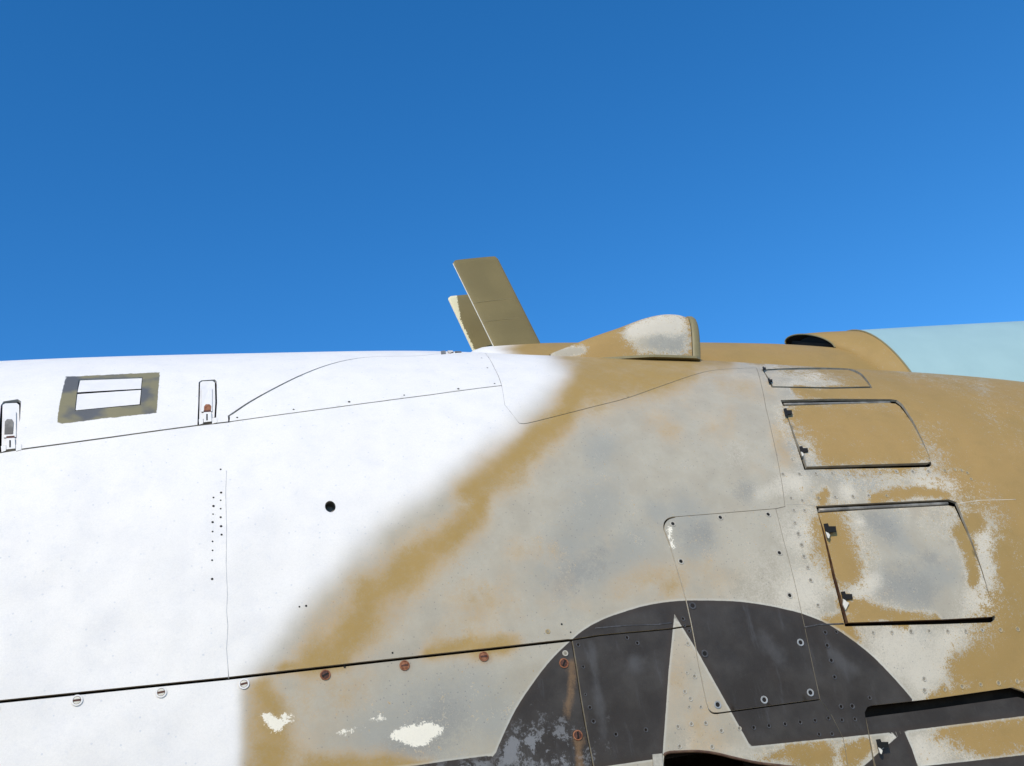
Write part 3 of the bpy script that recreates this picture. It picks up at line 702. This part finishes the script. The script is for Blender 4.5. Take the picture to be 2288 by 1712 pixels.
for k in np.linspace(0, 1, 30):
    ww = wM+(wC-wM)*k; X = (XMN+(XMF-XMN)*q_)*(1-k)+XC*k; Zb = (ZMN+(ZMF-ZMN)*q_)*(1-k**1.3)+zCf*k**1.3
    lo, hi = 0.0, 1.0
    for _ in range(26):
        h = (lo+hi)/2; A = np.stack([X, YR-ww*np.cos(tt), Zb+h*np.sin(tt)], -1); u, v = project(A)
        if np.min(v-np.interp(u, [1700, 1790, 1840, 1893], [750, 746, 742, 739.5])) > 0: lo = h
        else: hi = h
    arcs.append(A)
    s0 = np.repeat(A[:1], 4, 0); s0[:, 2] -= np.linspace(.16, .004, 4); s1 = np.repeat(A[-1:], 4, 0); s1[:, 2] -= np.linspace(.004, .16, 4)
    rings.append(np.vstack([s0, A, s1]))
hood = loft('hood_fairing', rings, (SKIN,), attrs=const_attrs(tan=1.0), label='tan hood with a dark open mouth behind the canopy')
inn = [r*1.0 for r in arcs[:16]]
for r in inn: r[:, 1] = YR+(r[:, 1]-YR)*.94; r[:, 2] -= .008
loft('mouth_lining', inn, (M_INNER,))
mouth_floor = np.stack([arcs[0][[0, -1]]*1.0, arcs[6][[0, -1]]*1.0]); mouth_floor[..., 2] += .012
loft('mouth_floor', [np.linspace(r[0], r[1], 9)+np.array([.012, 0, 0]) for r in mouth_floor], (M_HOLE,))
# lip around the mouth
def tube(name, pts, r, m, parent=PLANE, n=8, label=None, join=None):
    pts = [Vector(tuple(p)) for p in pts]; V = []; F = []
    for i, p in enumerate(pts):
        d = (pts[min(i+1, len(pts)-1)]-pts[max(i-1, 0)]).normalized(); a = d.orthogonal().normalized() if i == 0 else (a-d*a.dot(d)).normalized(); b = d.cross(a)
        for k in range(n):
            th = 2*math.pi*k/n; V.append(p+(a*math.cos(th)+b*math.sin(th))*r)
    for i in range(len(pts)-1):
        for k in range(n): F.append((i*n+k, i*n+(k+1) % n, (i+1)*n+(k+1) % n, (i+1)*n+k))
    F += [tuple(range(n))[::-1], tuple(range((len(pts)-1)*n, len(pts)*n))]
    if join is not None: join[0].extend([v for v in V]); return V, F
    me = mesh_from(name, V, F, [len(f) == 4 for f in F]); return link(name, me, parent, (m,), label)
def sub(o, parent):
    o.parent = parent; o.matrix_parent_inverse = PINV; return o
def plink(name, me, parent, mats, label=None):
    o = _link0(name, me, parent, mats, label); return o      # parts below a part: both share the aircraft frame
tube('mouth_lip', arcs[0]+np.array([-.001, 0, -.002]), .0028, M_OLIVE)
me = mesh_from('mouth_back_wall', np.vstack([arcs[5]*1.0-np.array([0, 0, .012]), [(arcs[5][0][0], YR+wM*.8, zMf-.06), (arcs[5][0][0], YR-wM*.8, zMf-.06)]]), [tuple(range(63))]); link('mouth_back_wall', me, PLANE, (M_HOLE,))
# canopy
CT = [(1885, 739), (1960, 734), (2060, 729), (2170, 723), (2288, 717), (2420, 711), (2560, 706)]
cz = [at_plane_y(u, v, YR) for u, v in CT]; cxs = [p[0] for p in cz]; czs = [p[2] for p in cz]
rings = []
for x in np.linspace(XC, cxs[-1]+.8, 40):
    k = min(1, (x-XC)/1.2); ww = wC+.08*k; zb = zCf-.10*k*k; zt = fit_top(x, ww, zb, 1.0, lambda u: np.interp(u, [1800, 1893, 2060, 2288, 2800], [744, 739, 729, 717, 695]), ZCN)
    tt = np.linspace(-.35, math.pi+.35, 61); rings.append(np.stack([np.full(61, x), YR-ww*np.sign(np.cos(tt))*np.abs(np.cos(tt))**1.0, zb+(zt-zb)*np.sign(np.sin(tt))*np.abs(np.sin(tt))], -1))
loft('canopy', rings, (M_BLUE,), label='pale blue coated canopy at the right edge')
# ragged paint edge where tan laps on to the canopy
edge = rings[0].copy(); edge[:, 0] += .003; 
tube('canopy_sill_seal', edge*1.0, .0035, M_OLIVE)
# ------------------------------------------------------------------ blade antennas
def blade(corners, Y, label, thickness=.012, wear=None, seams=()):
    P = [at_plane_y(u, v, Y) for u, v in corners]         # TL TR BR BL
    TL, TR, BR, BL = P
    n, m = 40, 16; V = []; F = []; tip = .012
    hgt = np.linalg.norm(TL-BL)
    for side in (-1, 1):
        for i in range(n+1):
            a = i/n
            l = BL+(TL-BL)*a; r = BR+(TR-BR)*a
            ins = 0
            d = (1-a)*hgt
            if d < tip: ins = tip-math.sqrt(max(tip*tip-(tip-d)**2, 0))
            wv = r-l; wl_ = np.linalg.norm(wv); l2 = l+wv*ins/wl_; r2 = r-wv*ins*.5/wl_
            for j in range(m+1):
                b = j/m; b2 = (1-math.cos(math.pi*b))/2; p = l2+(r2-l2)*b2
                hb = math.sqrt(max(0, 1-(2*b2-1)**2))**.7*thickness/2*(1 if d > .004 else .6)
                V.append(p+np.array([0, side*hb, 0]))
    q = (n+1)*(m+1)
    for s in (0, 1):
        for i in range(n):
            for j in range(m):
                f = (s*q+i*(m+1)+j, s*q+i*(m+1)+j+1, s*q+(i+1)*(m+1)+j+1, s*q+(i+1)*(m+1)+j); F.append(f if s == 0 else f[::-1])
    for j in range(m): F.append((n*(m+1)+j, n*(m+1)+j+1, q+n*(m+1)+j+1, q+n*(m+1)+j))
    V = np.array(V); at = const_attrs(tan=1.0)(V); u, v = project(V)
    me = mesh_from('blade_antenna', V, F, True, None, at)
    o = link('blade_antenna', me, PLANE, (blade_mat(wear),), label)
    for (ua, va, ub, vb) in seams:
        a, b = at_plane_y(ua, va, Y), at_plane_y(ub, vb, Y); k = (b-a)
        pts = [a+k*s+np.array([0, -math.sqrt(max(0, 1-(2*s-1)**2))**.7*thickness/2-.0001, 0]) for s in np.linspace(.03, .97, 12)]
        o2 = tube('seam_strip', pts, .0009, M_OLIVE, n=5); o2.parent = o; o2.matrix_parent_inverse = Matrix()
        o2.matrix_parent_inverse = Matrix()
    # pale tube painted as the sun's highlight along the aft edge
    pts = [BL+(TL-BL)*s+np.array([.0002, -.0003, 0]) for s in np.linspace(.02, 1-tip/hgt, 40)]
    o3 = tube('lit_edge', pts, .0016, M_CREAM, n=6); o3.parent = o; o3.matrix_parent_inverse = Matrix()
    return o
def blade_mat(wear):
    m, N, L, B = mat('olive_antenna_paint'); t = NT(m)
    col = t.mix(t.step(t.noise(7, 4), .35, .7), (0.185, 0.142, 0.055), (0.22, 0.168, 0.066))
    col = t.mix(t.m('MULTIPLY', t.step(t.noise(350, 3, .7), .6, .7), .35), col, (0.36, 0.30, 0.17))
    if wear is not None:   # chipped to cream primer near one corner: a mask in world metres
        (wx, wz), (ex, ez), r0, r1 = wear
        sp = t.n('ShaderNodeSeparateXYZ'); L.new(t.pos(), sp.inputs[0])
        # distance to the aft edge line
        dx, dz = ex-wx, ez-wz; Ln = math.hypot(dx, dz); nx, nz = -dz/Ln, dx/Ln
        dl = t.m('ABSOLUTE', t.m('ADD', t.m('MULTIPLY', t.m('SUBTRACT', sp.outputs[0], wx), nx), t.m('MULTIPLY', t.m('SUBTRACT', sp.outputs[2], wz), nz)))
        al = t.m('DIVIDE', t.m('ADD', t.m('MULTIPLY', t.m('SUBTRACT', sp.outputs[0], wx), dx/Ln), t.m('MULTIPLY', t.m('SUBTRACT', sp.outputs[2], wz), dz/Ln)), Ln)
        wdt = t.m('MAXIMUM', t.m('MULTIPLY_ADD', al, -r0*1.7, r0), r1)
        k = t.m('SUBTRACT', wdt, t.m('ADD', dl, t.m('MULTIPLY', t.m('SUBTRACT', t.noise(260, 3, .6), .5), .022)))
        col = t.mix(t.step(k, -.001, .001), col, (0.74, 0.66, 0.42))
    L.new(col, B.inputs['Base Color']); B.inputs['Roughness'].default_value = .5; B.inputs['Specular IOR Level'].default_value = .3
    L.new(t.bump(t.noise(300, 3), .12, .002), B.inputs['Normal']); return m
YB1, YB2 = YR-.10, YR+.14
blade([(1009, 583), (1110, 573), (1224, 800), (1118, 806)], YB1, 'tall swept olive blade antenna, the nearer one', seams=[(1055, 679, 1151, 668), (1078, 721, 1168, 711)])
p0 = at_plane_y(1000, 661, YB2); p1 = at_plane_y(1052, 772, YB2)
blade([(999, 663), (1098, 655), (1170, 800), (1066, 805)], YB2, 'farther blade antenna with cream paint worn bare along its aft edge', wear=((p0[0], p0[2]), (p1[0], p1[2]), .034, .005))
# small foot plates on the ridge
# ------------------------------------------------------------------ dorsal scoop
hx0, ht0 = hit([1400], [803]); PS = body(hx0, ht0)[0]; YS = PS[1]
pass
prof = [(1228, 792), (1262, 779), (1300, 764), (1340, 750), (1380, 737), (1420, 722), (1450, 713), (1480, 708), (1508, 709), (1528, 715)]
prof = curve_fit(prof, 3)
def scoop():
    YM = YS+.07
    rings = []; x0 = at_plane_y(1228, 796, YM)[0]; x1 = at_plane_y(1528, 796, YM)[0]
    for (u, v) in prof:
        p = at_plane_y(u, v, YM); x, zt = p[0], p[2]; k = (x-x0)/(x1-x0); k = max(0, k)
        ws = .008+.052*min(1, k*1.5)**.8
        pb = at_plane_y(u, 797+3*k, YM-ws); zb = pb[2]-.012
        tt = np.linspace(0, math.pi, 41); e = .72
        rings.append(np.stack([np.full(41, x), YM-ws*np.sign(np.cos(tt))*np.abs(np.cos(tt))**e, zb+(zt-zb)*np.sin(tt)**e], -1)); rings[-1][:, 0] -= .038*max(0, k-.45)/.55*(1-np.sin(tt)**e)
    def at(V):
        u, v = project(V); d = const_attrs()(V)
        hi_ = soft(u, v, [[(1410, 748, 18), (1450, 735, 26), (1500, 728, 34)], [(1440, 765, 26), (1510, 765, 34)], [(1245, 790, 14), (1300, 782, 10)]])
        d['tan'] = 1-np.clip(hi_*1.05, 0, 1)
        d['cream'] = 1.6*soft(u, v, [[(1415, 738, 14), (1460, 724, 20), (1510, 720, 26)]]); d['blue'] = 1.5*soft(u, v, [[(1470, 762, 16), (1515, 768, 28)]]); return d
    o = loft('air_scoop', rings, (SKIN,), attrs=at, label='air scoop with cream worn flank and open front')
    # lip
    R = rings[-1]; x1 = R[0, 0]; cen = np.array([0, YM, R[0, 2]])
    lp = []
    for dx, sc in ((.001, .97), (.003, 1.025), (.020, 1.025), (.028, .99), (.030, .95), (.012, .90)):
        q = R.copy(); q[:, 0] += dx-(0.003*((R[:, 2]-R[0, 2])/(R[:, 2].max()-R[0, 2]))**2 if dx > .015 else 0)
        q[:, 1] = YM+(R[:, 1]-YM)*sc; q[:, 2] = R[0, 2]+(R[:, 2]-R[0, 2])*sc; lp.append(q)
    gq = tube('lip_shadow_line', lp[0]*1.0+np.array([.0005, 0, 0]), .0022, M_INNER, n=6); gq.parent = o; gq.matrix_parent_inverse = Matrix()  # dark tube added as the shadow line between scoop and lip
    lip = loft('scoop_lip', lp, (M_OLIVE,), label='tan front lip')
    lip.parent = o; lip.matrix_parent_inverse = Matrix()
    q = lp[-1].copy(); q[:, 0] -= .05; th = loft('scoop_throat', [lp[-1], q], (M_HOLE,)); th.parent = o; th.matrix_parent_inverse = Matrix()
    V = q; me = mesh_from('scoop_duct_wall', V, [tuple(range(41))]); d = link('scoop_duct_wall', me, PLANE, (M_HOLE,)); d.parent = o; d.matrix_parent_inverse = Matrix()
    # base flange: slim plate under the scoop
    V = []; F = []; n = 30; xe = at_plane_y(1566, 800, YM-.06)[0]; xs_ = at_plane_y(1225, 796, YM)[0]
    for i in range(n+1):
        k = i/n; x = xs_+(xe-xs_)*k; wsf = .004+.088*min(1, k*1.6)**.8
        if k > .93: wsf *= math.sqrt(max(.02, 1-((k-.93)/.08)**2))
        zb = None
        tq = np.linspace(.6, 1.5, 200); Pq = body(np.full(200, x), tq); zn = np.interp(YM-.07, Pq[:, 1], Pq[:, 2]); zf = np.interp(YM+.03, Pq[:, 1], Pq[:, 2])
        sl = (zf-zn)/.10
        for yy in (-wsf, wsf):
            for dz in (-.004, .004): V.append((x, YM+yy, zn+.006+sl*.25*(yy+.07)+dz))
    for i in range(n):
        b = i*4; c = b+4
        for a1, a2 in ((0, 1), (1, 3), (3, 2), (2, 0)): F.append((b+a1, b+a2, c+a2, c+a1))
    F += [(0, 1, 3, 2), (4*n, 4*n+2, 4*n+3, 4*n+1)]
    me = mesh_from('base_flange', V, F, False); fl = link('base_flange', me, PLANE, (M_OLIVE,)); fl.parent = o; fl.matrix_parent_inverse = Matrix()
    return o
SCOOP = scoop()
# ------------------------------------------------------------------ small hardware: built flat at the origin, copied on to the skin
def frame_at(x, t, off=0.0, dir_px=None):
    P = body_off(np.array([x]), np.array([t]), np.array([off]))[0]; n = normal(np.array([x]), np.array([t]))[0]
    ax = np.array([1.0, 0, 0]); ax = ax-n*(ax@n); ax /= np.linalg.norm(ax); ay = np.cross(n, ax)
    return Matrix(((ax[0], ay[0], n[0], P[0]), (ax[1], ay[1], n[1], P[1]), (ax[2], ay[2], n[2], P[2]), (0, 0, 0, 1)))
def lathe(name, prof, seg, mats, slot=None):
    V = []; F = []; mi = []
    for r, z, m in prof:
        for k in range(seg): a = 2*math.pi*k/seg; V.append((r*math.cos(a), r*math.sin(a), z))
    for i in range(len(prof)-1):
        for k in range(seg): j = (k+1) % seg; F.append((i*seg+k, i*seg+j, (i+1)*seg+j, (i+1)*seg+k)); mi.append(prof[i][2])
    F.append(tuple(range((len(prof)-1)*seg, len(prof)*seg))); mi.append(prof[-1][2])
    if slot:
        l, wd, z, m = slot; b = len(V)
        for s in (-1, 1):
            pass
        V += [(-l, -wd, z), (l, -wd, z), (l, wd, z), (-l, wd, z), (-l, -wd, z-.001), (l, -wd, z-.001), (l, wd, z-.001), (-l, wd, z-.001)]
        for f in ((0, 1, 2, 3), (0, 4, 5, 1), (1, 5, 6, 2), (2, 6, 7, 3), (3, 7, 4, 0)): F.append(tuple(b+i for i in f)); mi.append(m)
    me = mesh_from(name, V, F, None, mi)
    for m in mats: me.materials.append(m)
    return me
def place(me, name, parent, u, v, off=0.0, rot=0.0, sc=1.0, label=None):
    x, t = hit([u], [v]); M = frame_at(float(x[0]), float(t[0]), off)
    o = bpy.data.objects.new(name, me); SC.collection.objects.link(o); o.parent = parent
    o.matrix_parent_inverse = Matrix() if parent is not PLANE else PINV
    o.matrix_basis = M @ Matrix.Rotation(rot, 4, 'Z') @ Matrix.Scale(sc, 4)
    if label: o['label'] = label
    return o
fast_w = lathe('fastener_mesh', [(.0125, 0, 0), (.0120, .0014, 0), (.0088, .0016, 0), (.0084, .0002, 1), (.0078, .0010, 2), (.004, .0014, 2)], 24, (M_WHITE, M_RUSTD, M_CREAM), (.0076, .0022, .0019, 1))
fast_r = lathe('rusty_fastener_mesh', [(.0125, 0, 0), (.0120, .0013, 0), (.0096, .0017, 0), (.0090, .0002, 1), (.0086, .0012, 2), (.004, .0018, 2)], 24, (M_RUST, M_RUSTD, M_RUST), (.0078, .0021, .0023, 1))
fast_d = lathe('dark_fastener_mesh', [(.0125, 0, 0), (.0120, .0013, 0), (.0096, .0017, 0), (.0090, .0002, 1), (.0086, .0012, 2), (.004, .0018, 2)], 24, (M_RUST, M_HOLE, M_RUSTD), (.0078, .0022, .0023, 1))
for (u, v, me, r, lb) in [(172, 1565, fast_w, .02, 'fastener with pale coated ring'), (360, 1547, fast_w, .1, 'fastener with pale coated ring'), (545, 1528, fast_w, .15, 'fastener with pale coated ring'), (727, 1508, fast_d, .4, 'dark rusty fastener'),
        (904, 1487, fast_r, .05, 'rusty fastener'), (1081, 1467, fast_r, .0, 'rusty fastener'), (1260, 1482, fast_d, 1.0, 'dark rusty fastener with a rust run'), (1291, 1643, fast_d, 1.5, 'dark rusty fastener with a rust run'), (-15, 1584, fast_w, .1, 'fastener with pale coated ring')]:
    place(me, 'fastener', lower, u, v, .0, r, .86, lb)
scr = lathe('screw_mesh', [(.0078, .0005, 0), (.0072, .0013, 0), (.0048, .0011, 0), (.0044, .0004, 1), (.003, .0006, 1)], 18, (M_GREYR, M_HOLE))
scr_b = lathe('screw_pale_mesh', [(.0088, .0005, 0), (.0082, .0016, 0), (.0055, .0013, 0), (.0050, .0004, 1), (.003, .0006, 1)], 18, (M_STEEL, M_HOLE))
scr_k = lathe('screw_dark_mesh', [(.0088, .0005, 0), (.0082, .0016, 0), (.0055, .0013, 0), (.0050, .0004, 1), (.003, .0006, 1)], 18, (M_BLKR, M_HOLE))
for u, v, me in [(1503, 1171, scr), (1609, 1157, scr), (1716, 1150, scr), (1521, 1255, scr), (1741, 1236, scr), (1764, 1331, scr), (1547, 1354, scr_k), (1574, 1461, scr_k), (1788, 1436, scr_b), (1603, 1575, scr_b), (1707, 1564, scr_b), (1810, 1548, scr_b)]:
    place(me, 'screw', access, u, v, .0008, rnd.random())
dot = lathe('rivet_hole_mesh', [(.0022, .0004, 0), (.0012, .0005, 0)], 8, (M_HOLE,))
dimple = {k: lathe('rivet_mesh_'+k, [(.0056, .0002, 0), (.0052, .0011, 0), (.0036, .0009, 0), (.0030, .0002, 1), (.0018, .0001, 1)], 14, (m, M_RCEN if k != 'black' else M_INNER)) for k, m in (('tan', M_TANR), ('grey', M_GREYR), ('black', M_BLKR))}
def rivet(u, v, parent, s=1.0, kind=None):
    if kind is None:
        A = np.array([float(u)]); Bv = np.array([float(v)])
        if black_sdf(A, Bv)[0] > 0: kind = 'black'
        else: kind = 'tan' if paint(A, Bv)['tan'][0] > .6 else 'grey'
    place(dimple[kind], 'rivet', parent, u, v, 0, 0, s)
for u, v in [(493, 1049), (494, 1101), (493, 1118), (493, 1137), (493, 1156), (494, 1176), (495, 1195), (477, 1112), (477, 1131), (476, 1149), (475, 1167), (475, 1188), (475, 1210), (475, 1230), (474, 1252), (474, 1294),
             (669, 1356), (684, 1354), (770, 770+720), (877, 1459), (1255, 1395), (1275, 1413)]:
    place(dot, 'rivet_hole', main, u, v, 0, 0, .8+.5*rnd.random())
for u, v, s in [(530, 934, 1.1), (656, 916, 1.1), (780, 899, 1.5), (903, 884, 1.1), (1024, 870, 1.5), (1105, 858, 1.1), (1089, 823, 1.2), (1076, 801, 1.1)]:
    place(dot, 'screw_hole', arc_cover, u, v, .001, 0, s)
rv = [(1751+i*36.0, 1061-i*.9) for i in range(12)] + [(2135, 1049), (2160, 1056), (2170, 1070), (1768, 1114), (1794, 1118), (1830, 1113), (1868, 1111), (1905, 1109), (1942, 1108), (1980, 1107)]
rv += [(1775, 1141), (1798, 1141), (1778, 1169), (1784, 1192), (1791, 1218), (1798, 1243), (1804, 1268), (1812, 1298), (1829, 1354)]
rv += [(1952, 1414), (1994, 1414), (2036, 1412), (2076, 1411), (2118, 1411), (2157, 1410), (2195, 1409), (2236, 1408), (2275, 1407)]
rv += [(2065, 1518), (2067, 1543), (2110, 1541), (2150, 1535), (2191, 1529), (2232, 1526), (2272, 1522)]
rv += [(1843, 1414), (1869, 1413), (1849, 1443), (1856, 1476), (1863, 1512), (1944, 1560), (1905, 1578), (1878, 1579)]
for u, v in rv: rivet(u+rnd.uniform(-1.5, 1.5), v+rnd.uniform(-1, 1), forward, .9+.3*rnd.random())
ru = [(1652, 1628), (1684, 1626), (1718, 1622), (1754, 1618), (1788, 1614), (1821, 1610), (1851, 1605), (1881, 1609), (1910, 1607), (1830, 1641), (1859, 1640), (1526, 1383), (1530, 1398), (1540, 1410),
      (1401, 1425), (1424, 1437), (1292, 1441), (1303, 1490), (1308, 1552), (1318, 1581), (1326, 1612), (1376, 1641), (1443, 1631), (1535, 1504), (1537, 1439), (1552, 1512), (1540, 1580), (1566, 1580),
      (1545, 1618), (1577, 1616), (1515, 1624), (1612, 1633), (1519, 1668), (1591, 1669), (1543, 1562), (1530, 1546)]
for u, v in ru: rivet(u, v, under, .55+.45*rnd.random() if v < 1600 else .95)
for u, v in [(1263, 1460)]: rivet(u, v, lower, 1.2, 'grey')
for u, v in [(2010, 1690-60)]: pass
rivet(1736, 1014, main, .4); rivet(1770, 1026, DOORS[1], 1.0, 'grey'); rivet(1812, 1030, DOORS[1], 1.0, 'grey'); rivet(1224, 1411, main, 1.0, 'tan')
def bead(name, px, r, m, parent, label=None):
    c = resample(xt(px), .02); p = body_off(c[:, 0], c[:, 1], np.full(len(c), -r*.35)); o = tube(name, p, r, m, n=6, label=label); o.parent = parent; o.matrix_parent_inverse = Matrix(); return o
bead('sealant_bead', [(506, 1052), (504, 1100), (506, 1180), (505, 1260), (508, 1330), (506, 1365), (509, 1400), (506, 1450), (511, 1516)], .0011, M_SEAL, main)
bead('lap_joint', [(1797, 1402), (1830, 1396), (1885, 1394)], .0022, M_BLKR, forward)
bead('lap_joint', [(1757, 1127), (1790, 1127), (1822, 1131)], .0009, M_GREYR, forward)
bead('scratch_line', [(2140, 1125), (2190, 1118), (2270, 1116)], .0008, M_CREAM, forward)
bead('sealant_bead', [(1330, 1404), (1400, 1398), (1470, 1396), (1500, 1392)], .0018, M_BLKR, main)
# ---- generic polygon plate lying on the skin
def plate(name, px, parent, off, thick, m, m2=None, label=None, d=.012):
    P = xt(px); L = resample(P, d, True); n = len(L)
    A = body_off(L[:, 0], L[:, 1], np.full(n, off)); Bt = body_off(L[:, 0], L[:, 1], np.full(n, off-thick))
    V = np.vstack([A, Bt]); F = [tuple(range(n))]+[(i, n+i, n+(i+1) % n, (i+1) % n) for i in range(n)]
    me = mesh_from(name, V, F, None, [0]+[1]*n); o = link(name, me, PLANE, (m, m2 or m), label)
    if parent is not PLANE: o.parent = parent; o.matrix_parent_inverse = Matrix()
    return o
# round drain hole: rim tube and floor
pr = body_off(PORT[:, 0], PORT[:, 1], np.zeros(len(PORT))); pb = body_off(PORT[:, 0], PORT[:, 1], np.full(len(PORT), -.022))
o = loft('port_tube', [pr, pb], (M_GROOVE,), closed_ring=True, caps=(False, True)); o.parent = main; o.matrix_parent_inverse = Matrix()
# twin shutters in the olive rectangle
plate('shutter', [(179, 849.5), (317, 844.5), (315, 868), (173, 876)], skin_up, -.001, .006, M_WHITE, M_INNER)
plate('shutter', [(173, 880.5), (315, 871), (312, 903), (169, 916.5)], skin_up, -.0005, .006, M_WHITE, M_INNER)
# latches
def latch(dx, dy, s, kind):
    q = lambda pts: [(dx+a*s, dy+b*s) for a, b in pts]
    L = plate('latch', q([(5, 6), (10, 3), (33, 2), (38, 6), (39, 50), (37, 84), (3, 88), (4, 45)]), PLANE, -.0015, .005, M_WHITE, M_INNER, 'white hinge latch with rusty pin' if kind else 'white hinge latch with a dark open slot')
    plate('latch_lever', q([(9, 22), (32, 21), (32, 72), (8, 73)]), L, .001, .0025, M_WHITE, M_INNER)
    plate('latch_pin', q([(14, 62), (18, 57), (26, 57), (30, 61), (29, 70), (14, 71)]) if kind else q([(10, 42), (14, 37), (24, 37), (27, 42), (26, 66), (9, 67)]), L, .0022, .002, M_RUST if kind else M_GROOVE, M_RUSTD)
    plate('pin_shadow_gap', q([(13, 71), (29, 70), (29, 75), (13, 76)]), L, .0024, .002, M_RUSTD)
    plate('hook', q([(13, 76), (30, 75), (31, 96), (13, 98)]), L, .0034, .005, M_WHITE, M_GROOVE)
    plate('hook_slot', q([(19, 80), (22, 80), (22, 94), (19, 94)]), L, .0040, .001, M_HOLE)
    plate('latch_foot', q([(2, 90), (12, 89), (12, 99), (3, 102)]), L, .0012, .004, M_WHITE, M_GROOVE)
    plate('latch_foot', q([(31, 87), (43, 86), (43, 97), (32, 100)]), L, .0012, .004, M_WHITE, M_GROOVE)
latch(442, 848, 1.0, True); latch(0, 897, 1.12, False)
# small clip at the end of the cover seam and gap filler by the notch
plate('clip', [(1000, 784), (1010, 783), (1013, 788), (1006, 791), (1001, 790)], PLANE, .003, .005, M_CREAM, M_RUST)
plate('clip', [(985, 786), (995, 785), (996, 792), (986, 793)], PLANE, .002, .004, M_GROOVE, M_INNER)
plate('clip', [(1016, 784), (1030, 783), (1031, 788), (1017, 789)], PLANE, .002, .004, M_GROOVE, M_INNER)
# hinge notches on the doors: dark plate coloured as the shade in the cut, pale bracket
def hinge(u, v, s, door, pale=True):
    q = lambda pts: [(u+a*s, v+b*s) for a, b in pts]
    k = DOORS[door]
    plate('hinge_cutout_shade', q([(-4, -9), (4, -10), (6, -4), (20, -4), (21, 7), (8, 8), (7, 13), (1, 12)]), k, .0085, .003, M_HOLE)
    if pale: plate('hinge_bracket', q([(-1, 7), (5, 10), (8, 14), (6, 21), (3, 19)]), k, .0090, .004, M_CREAM, M_GROOVE)
hinge(1752, 925, .75, 1, False); hinge(1787, 1009, .75, 1); hinge(1842, 1184, 1.1, 2); hinge(1880, 1334, 1.0, 2); hinge(1958, 1663, 1.1, 3)
plate('hinge_bracket', [(1880, 1344), (1893, 1350), (1885, 1366), (1879, 1354)], DOORS[2], .0094, .004, M_CREAM, M_GROOVE)
hinge(1716, 855, .4, 0, False); hinge(1704, 828, .3, 0, False)
# torque tube in the top channel of two doors
def chan(a, b, r, m, door):
    P = np.array([np.array(a)+(np.array(b)-np.array(a))*k for k in np.linspace(0, 1, 14)]); c = xt(P); p = body_off(c[:, 0], c[:, 1], np.full(len(c), -.008))
    o = tube('torque_tube', p, r, m); o.parent = DOORS[door]; o.matrix_parent_inverse = Matrix()
chan((1752, 899), (1990, 895), .0048, M_GROOVE, 1); chan((1832, 1137), (2120, 1122), .0052, M_GROOVE, 2); chan((1832, 1139), (1930, 1133), .0030, M_STEEL, 2)
chan((1710, 824), (1890, 822), .004, M_GROOVE, 0)
# rim of the belly opening
c = CAV[4:-3]; p = body_off(c[:, 0], c[:, 1], np.full(len(c), .0005)); o = tube('opening_rim', p, .0030, M_RIM); o.parent = under; o.matrix_parent_inverse = Matrix()
plate('bracket', [(1457, 1686), (1478, 1684), (1482, 1730), (1460, 1730)], under, .003, .004, M_GREYR, M_GROOVE)
for a in bpy.data.meshes: pass
print('objects', len(bpy.data.objects), 'tris', sum(len(m.polygons) for m in bpy.data.meshes))
